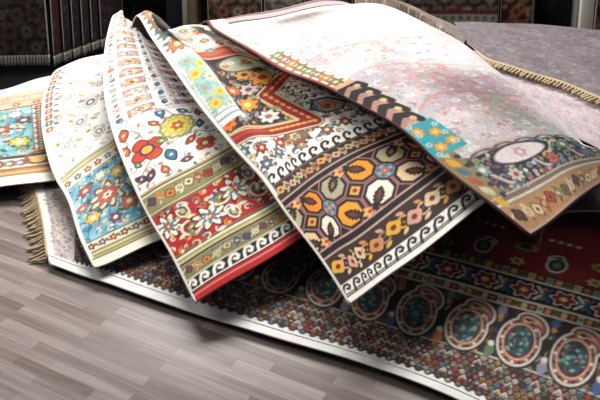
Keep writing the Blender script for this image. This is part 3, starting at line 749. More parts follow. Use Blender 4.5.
def paint_turq(W):
    W.band(-.1, .06, '#efe6d0')
    for i, c in enumerate(('#b8a878', '#8c8a5c', '#d2c698', '#7d7a50')): W.band(.055+.012*i, .2, c)
    W.band(.103, .168, '#ded2b8')
    for i in range(10):
        u = .03+i*.062
        W.rosette(u, .135, .024, 5, ['#5a2a2a', '#3f4a72', '#7a3a34'][i % 3], '#e0b46a'); W.leaf(u+.03, .135, .018, '#6a6a40', .6)
    W.band(.168, .175, '#3d3426')
    W.band(.175, .70, '#6aa6b8'); W.mottle(.175, .70, ['#4a88a8', '#a3c8cc'], 30, .7, 33)
    W.confetti(.18, .695, 330, ['#2a6f92', '#3585a8', '#c9e2e0', '#b8502f', '#e3c25a', '#2c4a72', '#e9ded0', '#6a8a52'], .008, .017, .03, .7, 4)
    for i in range(7):
        W.stroke([(.03+.05*i, .2), (.09+.05*i, .33), (.04+.05*i, .47), (.1+.05*i, .68)], .006, '#2a6a84')
    W.scrolls(.03, .6, .2, .70, .06, ['#2a6f92', '#bcd6d2', '#b5683f', '#d9c27a', '#35557a', '#d9cfc0', '#6a8a6a'], .007, 87)
    W.rosette(.19, .44, .10, 9, '#d9c8a0', '#8c3a2a', '#6a4a3a'); W.rosette(.19, .44, .065, 8, '#c05a3a', '#e6b84a', '#3f6a86'); W.rosette(.19, .44, .03, 6, '#f0e6d0', '#a8332a')
    for (u, v, r, c) in [(.09, .33, .045, '#e0b13c'), (.29, .31, .05, '#c9603c'), (.28, .57, .045, '#d9b44a'), (.09, .59, .04, '#b5493a'), (.33, .45, .035, '#e3d4c0'), (.05, .46, .03, '#c96a4a'), (.2, .25, .035, '#7a3a44'), (.19, .63, .035, '#e0d0b4')]:
        W.rosette(u, v, r, 6, c, '#f2e6c8', '#2c5a72'); W.leaf(u+.04, v+.03, .025, '#3f5a3a', .8)
    W.band(.70, .765, '#e0d6c2')
    for i in range(10):
        u = .03+i*.062
        W.rosette(u, .733, .024, 5, ['#8c4a4a', '#5a628c', '#9a5a44'][i % 3], '#e0c48a')
    for i, c in enumerate(('#a5a17a', '#c9c39c', '#9a9a70', '#ddd6ba')): W.band(.765+.016*i, .83, c)
    W.band(.827, 3, '#f2efe9')
    W.scrolls(.03, .6, .85, 2.2, .085, ['#c4beb8', '#cdbf9f', '#a89aa2', '#b4c0c2', '#b8a698'], .008, 88)
    for (u, v, r, c) in [(.12, 1.02, .05, '#a8a5a0'), (.22, 1.18, .055, '#8a8288'), (.10, 1.33, .05, '#9a9a8a'), (.28, 1.36, .06, '#7a6a72'), (.16, 1.5, .05, '#a09080'), (.30, .98, .05, '#9a8a80'), (.22, 1.62, .045, '#b0a89a'), (.33, 1.56, .04, '#a08a8a')]:
        W.paisley(u, v, r, [(0, '#8f8c8c'), (.14, '#e6e0d6'), (.3, c), (.6, '#ece4d4')]); W.leaf(u+.07, v-.03, .03, '#b59a6a', .7); W.rosette(u-.05, v+.05, .022, 6, '#c9a06a', '#6a4a5a')
    W.confetti(.85, 1.75, 60, ['#a8a29a', '#c9b48a', '#8c7a82', '#b8c4c4'], .010, .02, .1, .7, 12)
    for v in (1.52, 1.60, 1.70, 1.82, 1.95): W.band(v, v+.012, '#d3ccc8', .02, 1)
    # brown and cream stripe down the left side beyond the block
    for i in range(11):
        v = 1.25+.065*i
        W.rosette(.04, v, .026, 6, ['#b06a3a', '#5a5a72', '#a8543a'][i % 3], '#e6cfa0', '#6a4a3a'); W.leaf(.085, v+.03, .026, ['#5f7080', '#8a7a62'][i % 2], .9)
    W.band(0, 3, '#f4f0e8', -.1, .014)

def sel_turq(W): W.band(-.1, .1, '#f1e9d6'); W.band(.048, .055, '#cdbf98')

def paint_left(W):
    W.band(-.1, .11, '#f0ead8')
    W.band(.10, .19, '#b5804e'); W.band(.12, .14, '#d9b27c'); W.band(.165, .175, '#7a5a34')
    W.band(.19, .30, '#ddd4c6')
    for i in range(14):
        W.rosette(.02+.055*i, .245, .036, 5, ['#8c7a8a', '#a8604a', '#8a8a70'][i % 3], '#f0e0c0', '#5a4a44')
    W.band(.30, .335, '#5c2f26')
    W.band(.335, .98, '#74a6a8'); W.mottle(.335, .98, ['#4f8f9c', '#a3c4c4'], 25, .7, 34)
    W.confetti(.34, .97, 300, ['#2a6f7c', '#7ab8b8', '#c9dcd4', '#a8402f', '#d9c25a', '#2c5a62', '#e9ded0', '#4f7a52'], .012, .028, 0, .63, 14)
    W.scrolls(-.0, .6, .36, .97, .075, ['#2a6f7c', '#a9cbc6', '#a8603f', '#d9c27a', '#2c5a62', '#d9cfc0'], .009, 89)
    for (u, v, r, c) in [(.42, .7, .06, '#a8502f'), (.52, .5, .06, '#d9b44a'), (.55, .8, .05, '#7a3a34'), (.3, .6, .06, '#e0c86a'), (.5, .9, .045, '#c9d6c4')]:
        W.rosette(u, v, r, 7, c, '#f0e6c8', '#2c5a62')
    W.band(.335, 1.0, '#e6ddd0', .60, .70); W.band(.335, 1.0, '#3a3a34', .597, .603)
    for i in range(9): W.rosette(.64, .38+.07*i, .03, 6, ['#b8683a', '#6a7a8c', '#a8543a'][i % 3], '#e6cfa0', '#6a4a3a')
    W.ring(.62, .28, .07, .025, '#8a5a3a'); W.disc(.61, .26, .04, '#e0c070')
    W.band(.98, .995, '#4a5a52'); W.band(.995, 1.19, '#ddb59a'); W.band(1.06, 1.08, '#c99a7c'); W.band(1.13, 1.14, '#b98a70')
    for i in range(12): W.rosette(.03+.06*i, 1.03+.08*(i % 2), .028, 6, ['#b8583a', '#8a9a8c'][i % 2], '#e6cfa0')
    W.band(1.19, 2.2, '#b9d0cf')
    W.confetti(1.2, 1.7, 130, ['#8fb4b4', '#d9e2de', '#c9b89a'], .014, .03, 0, 1, 15)

def sel_left(W): W.band(-.1, .2, '#f4eedc'); W.band(.092, .1, '#c9b48c')

def paint_pink(W):
    W.band(-.1, 3.2, '#dfd0d0')  # pastel palette, with the washed-out grazing sheen partly painted into it
    W.mottle(.3, 3, ['#d39a9c', '#b4c4cc', '#d9b79a', '#c4a8bc', '#b9cdbd'], 14, .55, 3)
    W.scrolls(.1, 1.25, .36, 2.05, .06, ['#cf9a9c', '#ece6e8', '#afc0c8', '#d6a498', '#e6dad2', '#bba8b8', '#efeeec', '#b9cfc4'], .010, 22)
    W.confetti(.33, 2.2, 420, ['#c08a90', '#ece6e8', '#a3b6c0', '#d29a8c', '#b59cae', '#f0eeee'], .005, .011, 0, 1.56, 21)
    for k, (a, b) in enumerate([((.15, .66), (1.0, .8)), ((.1, 1.02), (1.0, .95)), ((.1, 1.35), (1.0, 1.3))]):
        q = np.linspace(0, 1, 12)
        W.stroke(np.stack([a[0]+(b[0]-a[0])*q, a[1]+(b[1]-a[1])*q+.04*np.sin(q*9)], 1), .013, '#d3a49a')
    W.mottle(.9, 3, ['#f0e6e6'], 9, .5, 6)
    # end border
    W.band(-.1, .012, '#5a2f2a')
    flower_band(W, .012, .108, '#b98a5a', .10, ['#46372e', '#e3cfa0', '#a8503a', '#5d7050', '#e6d2a8'], u1=1.6)
    W.band(.0, .010, '#d9b890'); W.band(.108, .114, '#2a1d1c'); W.band(.114, .124, '#e0cdb0'); W.band(.124, .145, '#7a6a5a'); W.band(.145, .150, '#d8c4b0')
    W.band(.15, .335, '#2b2630')
    W.scrolls(0, 1.2, .165, .33, .05, ['#7f9aa0', '#b9a060', '#6f8a6a', '#a89a90', '#8a5a5a', '#4f6f8c'], .007, 90)
    cols = ['#7f9aa0', '#d9b84e', '#6f8a6a', '#c9c2b4', '#b3645a', '#4f6f8c', '#e3d8cc']
    W.confetti(.155, .33, 520, cols, .008, .018, 0, 1.6, 31)
    for k in range(8):
        u = .10+.21*k
        q = np.linspace(0, 1, 12)
        W.stroke(np.stack([u-.09+.2*q, .24+.065*np.sin(q*6.3)], 1), .013, '#c9b9a0')
        W.stroke(np.stack([u-.09+.2*q, .225+.065*np.sin(q*6.3)], 1), .006, '#6f5a78')
        W.rosette(u, .27, .034, 7, cols[k % 7], '#e9dcc0', '#15121a'); W.rosette(u+.1, .20, .034, 7, cols[(k+3) % 7], '#a8402f', '#15121a')
    for (u, v, a, b) in [(.30, .285, .15, .052), (.78, .285, .15, .052), (1.26, .285, .15, .05)]:
        W.shape(u, v, a*1.1, lambda x, y: (np.hypot(x*b/a, y)-b)*1., '#1f1a24'); W.shape(u, v, a, lambda x, y: np.hypot(x*b/a, y)-b*.82, '#e3d6d4')
        W.rosette(u, v, .03, 6, '#c9a0a4', '#e9dfd6')
    q = np.linspace(0, 1.6, 200)
    W.stroke(np.stack([q, .335+.016*np.abs(np.sin(q*30))], 1), .014, '#6a5a5c')
    W.band(.352, .360, '#c9b4a8')
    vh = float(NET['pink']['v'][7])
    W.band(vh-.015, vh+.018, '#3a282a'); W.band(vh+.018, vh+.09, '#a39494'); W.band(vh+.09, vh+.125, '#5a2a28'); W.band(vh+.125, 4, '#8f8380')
    # left side border
    W.band(.15, .44, '#8f7a4e', -.1, .085)
    for i in range(6):
        W.leaf(.04, .13+.055*i, .032, ['#dca52e', '#c9bfa0', '#a8523a', '#4f6a7c'][i % 4], .4, 1.8, 40); W.disc(.075, .15+.055*i, .012, '#20303a')
    W.band(.40, .60, '#3aa3ad', -.1, .15)
    for (u, v) in ((.06, .44), (.1, .52), (.04, .55), (.12, .45)): W.rosette(u, v, .024, 6, '#e3b23c', '#f0d68a', '#c98a2a')
    for i in range(7):
        W.rosette(.03+.10*(i % 2), .41+.03*i, .014, 5, '#c9e2dc', '#2a6f82')
    W.band(.60, .98, '#c9a49a', -.1, .115)
    for i in range(5):
        v = .645+.078*i
        W.stroke([(-.01, v-.03), (.05, v+.028), (.10, v+.01), (.11, v-.03)], .042, '#231815')
        W.stroke([(.0, v-.055), (.05, v-.012), (.085, v-.02)], .022, '#b78578'); W.disc(.09, v-.012, .014, '#d9bd84')
    W.band(.98, 1.02, '#e0b08a', -.1, .11); W.band(1.02, 1.62, '#e9dfca', -.1, .10)
    for i in range(8):
        W.rosette(.055, 1.05+.072*i, .034, 6, ['#8a7a42', '#c9803a', '#b06a52', '#7a8a62'][i % 4], '#f0e2c0', '#6a5a3a')
    W.band(.98, 3.2, '#a33a2c', -.1, .016)
    W.band(1.62, 3.2, '#ece2d6', .016, .11)
    for i in range(10): W.diamond(.06, 1.68+.07*i, .022, ['#d9c6a4', '#c9a8a4'][i % 2])

def paint_base(W):
    W.band(-.1, .08, '#e4e2de')
    W.band(.066, .24, '#3a2c28')
    # small triangles and diamonds in rows behind a crenellated edge
    cols = ['#a8322a', '#d8d2c6', '#4f6a58', '#6f86a4', '#c98a3a', '#7a2a26', '#8a7a5a', '#b9b0a4']
    cols = ['#8c3a30', '#b3aba0', '#46584c', '#5d6b80', '#9c6f3c', '#6a2a26', '#7a6a52', '#a09488', '#3a3034', '#54403a']
    rg = random.Random(17)
    for r in range(7):
        v = .087+.023*r
        for i in range(124):
            u = .02+.026*i+.013*(r % 2)
            W.diamond(u, v, .019, '#1b1413', 1.2); W.diamond(u, v, .0145, rg.choice(cols), 1.2); W.diamond(u, v-.003, .006, rg.choice(cols), 1.2)
            if r % 2: W.stroke([(u-.013, v-.009), (u, v+.010), (u+.013, v-.009)], .0045, rg.choice(['#c9c0b2', '#8a7d70', '#2a1d1b', '#7a3028']))
    for i in range(80):
        W.disc(.012+.04*i, .067, .014, '#2a201d'); W.disc(.012+.04*i, .070, .007, rg.choice(cols))
    W.band(.238, .246, '#c9bca8')
    W.band(.246, .485, '#2a1c19')
    W.scrolls(0, 3, .255, .48, .05, ['#5a4a40', '#7a3a30', '#46503e', '#8a7c68', '#3c4a66', '#a08a5a'], .006, 71)
    tri = ['#3f5a86', '#b0653a', '#58714f', '#8c8a9c']
    for k in range(-1, 19):
        u = .142+.187*k
        W.leaf(u+.094, .268, .034, tri[k % 4], 0, 2); W.leaf(u+.094, .462, .03, tri[(k+1) % 4], 0, 2)
        W.disc(u+.094, .30, .012, '#d8cdb8'); W.diamond(u+.094, .43, .014, '#c98a3a')
    for k in range(-1, 18):
        u = .142+.187*k+.0
        x, y = u-.006, .350
        W.paisley(x, y, .104, [(-.08, '#181010'), (0, '#d2c9ba'), (.08, '#1d1414'), (.13, '#a05a4c'), (.22, '#cdbfa4'), (.26, '#7c2d26'), (.32, '#171a1a'), (.36, '#2f4a46')], 1)
        for q in range(16):
            a = q*.393
            W.disc(x+.080*math.cos(a)*.76, y-.008+.092*math.sin(a), .0055, ['#e0d2bc', '#2a1614'][q % 2])
        rq = random.Random(k)
        for q in range(44):
            a = rq.uniform(0, 6.28); d = .058*math.sqrt(rq.random())
            W.leaf(x+d*math.cos(a)*.75, y-.008+d*1.15*math.sin(a), .0085, rq.choice(['#6f9c88', '#2f4a7a', '#14201f', '#8aa890', '#7c3a5a', '#14201f', '#5b8a86']), a, 1.7)
    W.band(.485, .494, '#d8cfc0'); barber(W, .494, .528, .028, ['#b5743a', '#6f7a44', '#c9a25a', '#7a3028', '#d2c7a8'], 3.2)
    W.band(.528, .540, '#e0d8ca'); W.band(.540, .655, '#1c1616')
    for k in range(23):
        u = .05+.14*k
        W.rosette(u, .597, .042, 6, '#8c231e', '#d9a24a', '#d8cfc0'); W.diamond(u, .597, .014, '#e6d8b4')
        W.stroke([(u+.045, .56), (u+.07, .597), (u+.045, .635)], .012, '#dcd4c6'); W.stroke([(u+.095, .56), (u+.07, .597), (u+.095, .635)], .012, '#3f5a8c')
        W.diamond(u+.07, .57, .012, '#5a7a52'); W.diamond(u+.07, .628, .012, '#c98a3a')
    W.band(.655, .668, '#e0d8ca'); barber(W, .668, .71, .032, ['#c27a3a', '#5f7a4a', '#d2b45a', '#7a3028', '#8c9a84'], 3.2)
    W.band(.71, .718, '#1c1616'); W.band(.718, 1.5, '#8c1216')
    for k in range(12):
        u = .2+.27*k
        W.rosette(u, .755, .03, 6, '#d8b45a', '#4f6a86', '#1c1616')
        W.paisley(u+.13, .80, .05, [(0, '#e0d8ca'), (.2, '#14201c'), (.45, '#5f8478'), (.7, '#c98a3a')], (-1)**k)
        W.shape(u, .86, .06, lambda x, y: np.hypot(x*.7, y)-.03, '#b59a4a'); W.leaf(u, .86, .03, '#3f5a3a', 1.57)
        for q in range(4): W.disc(u+.06+.03*q, .95, .010, '#d8d0be')
    W.band(-.1, 1.5, '#e8e6e1', -.1, .042)
    # left side strip
    W.band(.055, 1.5, '#b8aca6', .042, .19)
    W.scrolls(.05, .19, .07, 1.3, .035, ['#8a7c7a', '#a8584f', '#6f8478', '#5a6480', '#d9d0c8', '#7a6058'], .006, 95)
    W.band(.055, 1.5, '#4a3a36', .186, .192)

def sel_base(W): W.band(-.1, .1, '#e6e4df')


def paint_behind(W):
    W.band(-.1, 3, '#5f5347')
    W.band(-.1, .05, '#b7a684'); W.band(.05, .06, '#6a5234')
    W.scrolls(0, 2.4, .09, .7, .06, ['#8a7d6c', '#3a302c', '#a39680', '#5a3a34'], .008, 61)
def paint_mauve(W):
    W.band(-.1, 3, '#61575a')
    W.mottle(-.1, 3, ['#4c4244', '#77696a', '#665a5c'], 16, .7, 51)
    W.scrolls(0, 2.4, .05, 2.0, .075, ['#80757a', '#4a4045', '#6f6066', '#8a8286', '#5a4a4c', '#6d625f'], .010, 52)
    W.confetti(0, 2.2, 900, ['#7a6f75', '#5c5158', '#73686c', '#7f7877', '#6a5560', '#544b53'], .006, .014, None, None, 41)
    for v in (.35, .42, .7, 1.05): W.band(v, v+.012, '#584d52')
    W.band(-.1, .012, '#b3a58c')
def paint_pale(W):
    W.band(-.1, 3, '#b7a6a8')
    W.scrolls(0, 2.0, .05, .6, .06, ['#cabfc2', '#9c8a90', '#b0a4b0', '#c4a8a4'], .009, 53)
    W.confetti(0, 2.2, 380, ['#c9bcc0', '#a8969a', '#b0a8b8', '#c4b0a8', '#9c8c92'], .010, .022, None, None, 42)
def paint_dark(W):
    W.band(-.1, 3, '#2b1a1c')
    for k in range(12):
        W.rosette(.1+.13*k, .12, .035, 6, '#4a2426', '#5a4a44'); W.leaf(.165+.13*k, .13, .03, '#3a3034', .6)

# laid from the top of the heap downwards
pinkc, _ = carpet('pink', 'large pale pink silky carpet with dark scroll border, uppermost on the right of the heap', paint_pink, '#dfd0d0', 0, NET['pink']['u'][-1], .0, None,
       .0045, 1.1, .008, M_SHEEN, M_PLUMCORD, wav=.005, seed=5, end_cord=M_PLUMCORD, cord_r=.007, back_mat=M_DARKBACK, v1=NET['pink']['v'][-1]-.2)
mauvec, mauve_cloth = carpet('mauve', 'greyish mauve carpet spread flat at the right back, beige fringed edge', paint_mauve, '#6d6168', 0, NET['mauve']['u'][-1], 0, None,
       .008, 3, .01, M_PILE, M_GREYCORD, wav=.003, seed=6)
behindc, _ = carpet('behind', 'brown grey carpet with a beige edge, peeping out behind the top of the pink one', paint_behind, '#6a5c50', 0, NET['behind']['u'][-1]-.13, 0, None,
       .008, 3, .01, M_PILE, M_FRINGE, wav=.002, seed=9, end_cord=M_FRINGE, gap=.045)
octc, _ = carpet('oct', 'brown banded carpet with orange leaf octagons and a rolled ridge along its left side', paint_oct, WH, 0, 1.169, .028, sel_oct,
       .0036, 1.35, .007, M_PILE, M_CORD, wav=.004, seed=1, cat='carpet', group=None)
redc, _ = carpet('red', 'white carpet with a red flowered end band and bright red front edge', paint_red, WH, 0, .807, .052, sel_red,
       .0036, 1.35, .007, M_PILE, M_CORD, wav=.004, seed=2)
turqc, _ = carpet('turq', 'white carpet with a square turquoise corner block, left of the red banded one', paint_turq, WH, 0, .701, .055, sel_turq,
       .004, 1.3, .008, M_PILE, M_CORD, wav=.003, seed=3)
leftc, _ = carpet('left', 'turquoise carpet with orange guard stripes, cut off by the left side of the photo', paint_left, WH, 0, .965, .10, sel_left,
       .005, 1.3, .008, M_PILE, M_CORD, wav=.003, seed=4, low=.045, gap=.022)
palec, _ = carpet('pale', 'pale pinkish grey carpet, a strip of it between the pink one and the mauve one', paint_pale, '#b7a6a8', 0, NET['pale']['u'][-1], 0, None,
       .008, 3, .01, M_PILE, M_GREYCORD, wav=.002, seed=7)
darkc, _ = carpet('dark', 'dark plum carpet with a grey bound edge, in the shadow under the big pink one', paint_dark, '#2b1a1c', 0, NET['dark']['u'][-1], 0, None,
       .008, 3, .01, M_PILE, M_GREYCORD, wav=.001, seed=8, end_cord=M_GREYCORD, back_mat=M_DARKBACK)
base, base_cloth = carpet('base', 'wide red carpet with a row of paisleys, flat on the floor under the heap', paint_base, '#3a2c28', 0, NET['base']['u'][-1], .040, sel_base,
       .0045, 1.2, .01, M_PILE, M_CORD, wav=.0015, back_mat=M_DARKBACK, low=.022)

# ------------------------------------------------------------------ fringe of the carpet on the floor
rg = random.Random(11)
vv = np.linspace(.03, 1.15, 60)
hp = base_cloth.pts(np.array([0., .01]), vv)[:, 0]
V, q, t = tube_vf(hp+[-.006, 0, 0], .007, 6)
fr = mesh_object('fringe', V, [q, t], M_FRINGE, base)
for i in range(len(vv)):
    p = hp[i]+[-.008, 0, 0]
    L = rg.uniform(.055, .085); dx = -L*rg.uniform(.8, 1); dy = rg.uniform(-.03, .015); z1 = .008
    k = np.linspace(0, 1, 6)
    pts = np.stack([p[0]+dx*k, p[1]+dy*k, p[2]+(z1-p[2])*np.sin(k*1.57)], 1)
    A = tube_vf(pts, np.array([.003, .0068, .0055, .006, .0068, .004])*rg.uniform(.85, 1.15), 6)
    mesh_object('tassel', A[0], [A[1], A[2]], M_FRINGE, fr)

# ------------------------------------------------------------------ the setting
def struct(name, v, f, mat, kind='structure'):
    o = mesh_object(name, v, [f], mat, None, smooth=False); o['kind'] = kind; return o
v, f = box_vf(-5, -.8, -.1, 5, 6.5, 0); struct('floor', v, f, M_FLOOR)
v, f = box_vf(-5, 6.3, 0, 5, 6.5, 3.1); struct('wall_back', v, f, M_WALL)
# fringe along the front edge of the mauve carpet
uu = np.arange(.16, NET['mauve']['u'][-1]-.02, .026)
hp = mauve_cloth.pts(uu, np.array([0., .01]))[0]
ga = np.gradient(hp, axis=0); ga /= np.linalg.norm(ga, axis=1)[:, None]
V, q, t = tube_vf(hp+[0, -.003, .001], .007, 6)
fr = mesh_object('fringe', V, [q, t], M_FRINGE, mauvec)
for i in range(len(hp)):
    out = np.array([ga[i][1], -ga[i][0], 0]); L = rg.uniform(.04, .06)
    k = np.linspace(0, 1, 5)[:, None]
    pts = hp[i]+out*L*k+np.array([rg.uniform(-.01, .01), 0, 0])*k-np.array([0, 0, .013])*np.sin(k*1.57)
    A = tube_vf(pts, np.array([.004, .009, .0075, .009, .005]), 5)
    mesh_object('tassel', A[0], [A[1], A[2]], M_FRINGE, fr)

# near-black sheet added over the floor under the hanging carpets
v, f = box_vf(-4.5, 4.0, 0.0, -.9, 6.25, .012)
tag(mesh_object('dark_floor_sheet', v, [f], M_PODIUM, None, smooth=False), 'near-black sheet added over the floor in front of the hanging carpets at the left', 'runner')

# platform that carries the flat carpets at the right back
struct('trim_2', *box_vf(1.35, 3.45, 0, 3.0, 4.75, .33), M_PODIUM)

# unseen filler added in the heap: blocks light and fills the room under the fanned carpets, set back from their ends
cell = .04; X0, Y0, NX, NY = -2.2, 1.6, 110, 100
zz = np.full((NY, NX), 9.)
for um in [UPPER[k] for k in (0, 3, 4, 5, 6)]:
    yy, xx = np.nonzero(um < 8)
    ix = ((MX0+(xx+.5)*MC-X0)/cell).astype(int); iy = ((MY0+(yy+.5)*MC-Y0)/cell).astype(int)
    ok = (ix >= 0) & (ix < NX) & (iy >= 0) & (iy < NY)
    np.minimum.at(zz, (iy[ok], ix[ok]), um[yy[ok], xx[ok]])
blocked = np.zeros((NY, NX), bool)
for um in [UPPER[k] for k in (1, 2, 7, 8)]:
    yy, xx = np.nonzero(um < 8)
    ix = ((MX0+(xx+.5)*MC-X0)/cell).astype(int); iy = ((MY0+(yy+.5)*MC-Y0)/cell).astype(int)
    ok = (ix >= 0) & (ix < NX) & (iy >= 0) & (iy < NY)
    blocked[iy[ok], ix[ok]] = True
mask = (zz < 8) & ~blocked
def shift_and(m, k):
    o = m.copy()
    for dx in range(-k, k+1):
        for dy in range(-k, k+1):
            if dx*dx+dy*dy > k*k: continue
            o &= np.roll(np.roll(m, dx, 1), dy, 0)
    return o
core = shift_and(mask, 8)
low = np.where(mask, zz, 9.)
for _ in range(3):
    low = np.minimum.reduce([np.roll(np.roll(low, dx, 1), dy, 0) for dx in (-1, 0, 1) for dy in (-1, 0, 1)])
hgt = np.where(core, low-.035, 9)
core &= hgt > .09
hgt = np.where(core, hgt, 0)
ids = -np.ones((NY, NX), int)
iy, ix = np.nonzero(core); ids[iy, ix] = np.arange(len(iy))
vt = np.stack([X0+(ix+.5)*cell, Y0+(iy+.5)*cell, hgt[iy, ix]], 1)
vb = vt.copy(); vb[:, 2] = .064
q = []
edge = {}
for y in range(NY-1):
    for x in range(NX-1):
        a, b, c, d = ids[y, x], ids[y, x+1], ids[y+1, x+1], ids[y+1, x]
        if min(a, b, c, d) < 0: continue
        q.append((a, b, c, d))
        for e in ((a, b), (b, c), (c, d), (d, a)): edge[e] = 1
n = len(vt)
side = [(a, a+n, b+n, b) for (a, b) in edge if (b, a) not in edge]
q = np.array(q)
o = mesh_object('heap_filler', np.concatenate([vt, vb]), [q, q[:, ::-1]+n, np.array(side)], M_DARKBACK, None)
tag(o, 'dark unseen filler added inside the heap, blocking light and propping up the fanned carpets', 'carpet')

# ------------------------------------------------------------------ hanging carpets
def hanging(label, a, b, z0, z1, paint, ground, group=None, thick=.016, wave=.012, bind=.008):
    """carpet hung along the floor line a -> b"""
    a = np.array(a, float); b = np.array(b, float); w = np.linalg.norm(b-a); e = (b-a)/w
    nrm = np.array([e[1], -e[0], 0.])
    root = empty('hanging_carpet', (float(a[0]+b[0])/2, float(a[1]+b[1])/2, z0), label, 'hanging carpet', group)
    us = np.linspace(0, w, max(3, int(w/.011))); vs = steps(z0+.06, z1, .011, .75, .04)
    W = Weave(us, vs-z0, ground); W.aa = .014
    paint(W, w)
    U, V = np.meshgrid(us, vs)
    P = np.stack([a[0]+e[0]*U, a[1]+e[1]*U, V], -1)
    P += nrm*(wave*np.sin(U*7+V*1.5))[..., None]
    n = np.broadcast_to(nrm, P.shape)
    slab('pile', P, n, thick/2, -thick/2, M_HANG, root, W.C)
    for s in (0, -1):
        V_, q_, t_ = tube_vf(P[::4, s], bind, 6)
        mesh_object('side_binding', V_, [q_, t_], M_HANGCORD, root)
    # fringe band with strands
    hem = P[0]
    k = max(6, int(w/.02)); it = []
    for i in range(k):
        c = hem[int(i*(len(hem)-1)/(k-1))]
        kk = np.linspace(0, 1, 4)[:, None]
        pts = c+np.array([rg.uniform(-.004, .004), 0, -.085])*kk
        it.append(tube_vf(pts, np.array([.011, .010, .011, .007])*(bind/.008), 5))
    V_, F_, n0 = [], [[], []], 0
    for v_, q_, t_ in it:
        V_.append(v_); F_[0].append(q_+n0); F_[1].append(t_+n0); n0 += len(v_)
    mesh_object('fringe', np.concatenate(V_), [np.concatenate(F_[0]), np.concatenate(F_[1])], M_HFRINGE, root)
    return root
M_HANGCORD = pile_mat('dusty_binding', sheen=0, flat='#857e76', scale=300.)

def p_persian(dark, mid, light, red, border=None, seed=0):
    def paint(W, w):
        W.band(-1, 4, dark)
        W.confetti(.05, .8, 500, [mid, light, red, mid], .010, .026, 0, w, seed)
        for i in range(12):
            for j in range(6):
                u = .06+.13*i; v = .12+.13*j
                if u > w: continue
                W.rosette(u+.065*(j % 2), v, .042, 8, [mid, red, light][(i+j) % 3], dark, light)
                W.ring(u+.065*(j % 2), v, .055, .008, mid)
        if border:
            for (v0, v1, c) in border: W.band(v0, v1, c)
            v0, v1 = border[0][0], border[-1][1]
            for i in range(int(w/.07)+1):
                W.rosette(.035+.07*i, v0+(v1-v0)*.5, .022, 6, dark, light)
    return paint
def p_plain(c, c2, seed=0):
    def paint(W, w):
        W.band(-1, 4, c); W.confetti(.05, .8, 160, [c2], .010, .02, 0, w, seed)
    return paint

ZT = 2.25
hanging('dark brown patterned carpet hung flat facing us, at the far left', (-2.75, 5.12, 0), (-1.953, 5.165, 0), .105, ZT,
        p_persian('#16100f', '#3a302c', '#4d443e', '#33191a', None, 1), '#16100f')
pages = [('#2a1218', 'plum red carpet hung edge-on, first to the right of the flat dark brown one'),
         ('#1a1315', 'dark carpet hung edge-on, second in the row right of the flat brown one'),
         ('#171416', 'dark carpet hung edge-on, third in the row right of the flat brown one'),
         ('#20181a', 'dark carpet hung edge-on, fourth in the row right of the flat brown one'),
         ('#1b1416', 'dark carpet hung edge-on, fifth in the row right of the flat brown one'),
         ('#1d1214', 'dark carpet hung edge-on, last of the row, next to the dark doorway')]
for i, (c, lab) in enumerate(pages):
    a = np.array([-1.925+.046*i, 5.20+.1*i, 0]); b = a+np.array([.084, .41, 0])
    hanging(lab, a, b, .085, ZT, p_plain(c, '#3a2a2c', 50+i), c, 'carpets hung edge-on like pages', thick=.008, wave=.003, bind=.005)
hanging('dark brown carpet with cream flecks hung at the back, right of the beige pillar', (-.80, 5.9, 0), (-.34, 5.9, 0), .10, ZT, p_persian('#1d1311', '#4a3a30', '#6a5f52', '#5a2420', None, 3), '#1d1311')
hanging('grey green patterned carpet hung at the back, behind the low dip of the heap', (-.305, 5.92, 0), (.02, 5.92, 0), .10, ZT, p_persian('#3a3a33', '#6d6c60', '#8a8676', '#4a2a26', None, 4), '#3a3a33')
hanging('brown black carpet hung at the back behind the top of the heap', (.045, 5.9, 0), (.45, 5.9, 0), .10, ZT, p_persian('#1b1413', '#3d3230', '#57504a', '#4a1c20', None, 5), '#1b1413')
hanging('nearly black wine coloured carpet hung at the back, left of the bordered one', (.465, 5.92, 0), (.80, 5.92, 0), .10, ZT, p_persian('#190d10', '#3a1a20', '#4a4440', '#4a1218', None, 6), '#190d10')
hanging('dark carpet with a pale grey flowered lower border, hung above the mauve carpet', (.81, 5.88, 0), (1.725, 5.88, 0), .10, ZT,
        p_persian('#1f1614', '#4a4238', '#6a6456', '#5a161c', [(.12, .135, '#8c867a'), (.135, .23, '#79756a'), (.23, .245, '#1c1414'), (.245, .262, '#5a161c')], 7), '#1f1614')
hanging('red brown carpet hung narrow between the bordered carpet and the window', (1.76, 5.9, 0), (2.02, 5.9, 0), .10, ZT, p_persian('#2a1512', '#5a3a2c', '#7a5f4a', '#6a2018', None, 8), '#2a1512')
hanging('brown carpet hung right of the pale window post, at the edge of the photo', (2.59, 5.9, 0), (3.05, 5.9, 0), .10, ZT, p_persian('#2a1813', '#5a3f30', '#74604a', '#6a2a1c', None, 9), '#2a1813')
# rails the carpets hang from, on posts out of sight
def rail(name, a, b):
    V_, q_, t_ = tube_vf(np.linspace(a, b, 6), .018, 10)
    o = mesh_object(name, V_, [q_, t_], M_RAIL, None); o['kind'] = 'structure'
rail('trim_3', (-2.85, 5.115, ZT+.018), (-1.9, 5.17, ZT+.018))
rail('trim_4', (-1.95, 5.17, ZT+.018), (-1.6, 6.3, ZT+.018))
rail('trim_5', (-.9, 5.9, ZT+.018), (3.15, 5.9, ZT+.018))

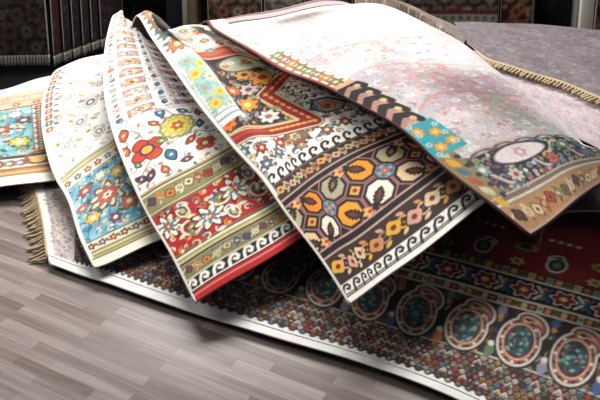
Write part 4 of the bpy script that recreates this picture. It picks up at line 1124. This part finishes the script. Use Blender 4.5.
# window, door and pillar
wroot = empty('window_1', (2.3, 6.0, 0), None, None); wroot['kind'] = 'structure'
box('pane', (2.08, 6.03, .02), (2.43, 6.05, 2.4), M_GLASS, wroot, 0)
box('frame_post', (2.04, 5.99, 0), (2.085, 6.07, 2.5), M_GLASSF, wroot)
box('frame_post', (2.46, 5.90, 0), (2.575, 6.07, 2.5), M_POST, wroot)
box('frame_post', (2.435, 5.94, 0), (2.458, 6.07, 2.5), M_GLASSF, wroot)
box('frame_head', (2.04, 5.99, 2.4), (2.575, 6.07, 2.5), M_GLASSF, wroot)
droot = empty('door_1', (-1.3, 6.1, 0), None, None); droot['kind'] = 'structure'
box('door_leaf', (-1.62, 6.12, .01), (-1.21, 6.16, 2.2), M_GLASS, droot)
box('side_light', (-1.205, 6.06, .01), (-1.055, 6.10, 2.2), M_BLUEGLASS, droot)
struct('trim_1', *box_vf(-1.045, 5.98, 0, -.995, 6.29, 3.0), M_POST)
struct('trim_6', *box_vf(-.99, 5.96, 0, -.925, 6.29, 3.0), M_PILLAR)

# ------------------------------------------------------------------ light
def area(name, loc, target, size, energy, col=(1, 1, 1), sy=None):
    l = bpy.data.lights.new(name, 'AREA'); l.energy = energy; l.color = col
    l.shape = 'RECTANGLE'; l.size = size; l.size_y = sy or size
    o = bpy.data.objects.new(name, l); COL.objects.link(o); o.location = loc
    d = np.array(target, float)-np.array(loc)
    from mathutils import Vector
    o.rotation_euler = Vector(d).to_track_quat('-Z', 'Y').to_euler()
    return o
area('ceiling_or_fill_light', (-.6, 5.3, 3.6), (-.2, 3.0, 0), 3.4, 395, (1, .98, .96), 1.5)
area('ceiling_or_fill_light', (1.3, 4.5, 2.8), (1.4, 6.1, .4), .8, 16, (1, .98, .96))  # unseen lamp added to brighten the window post and back hangings
area('ceiling_or_fill_light', (-3.2, 2.6, 3.2), (-.8, 2.4, .2), 1.6, 45, (1, .97, .94))  # unseen side lamp from the left
area('ceiling_or_fill_light', (2.6, .2, 3.2), (1.0, 2.1, 0), 1.8, 13, (1, .97, .94))  # unseen fill lamp added to light the floor carpet at the right
w = bpy.data.worlds.new('shop_air'); SC.world = w; w.use_nodes = True
bg = w.node_tree.nodes['Background']; bg.inputs[0].default_value = (.9, .92, 1, 1); bg.inputs[1].default_value = .05

# ------------------------------------------------------------------ camera
cam = bpy.data.cameras.new('camera'); co = bpy.data.objects.new('camera', cam); COL.objects.link(co)
co.location = (0, 0, 1.65); co.rotation_euler = (math.radians(90-11.5), 0, 0)
cam.sensor_fit = 'HORIZONTAL'; cam.sensor_width = 36; cam.lens = 690/600*36
cam.shift_y = -200/600; cam.clip_start = .05
SC.camera = co
SC.view_settings.view_transform = 'Standard'; SC.view_settings.look = 'None'
SC.view_settings.exposure = 0; SC.view_settings.gamma = 1; SC.view_settings.use_curve_mapping = False
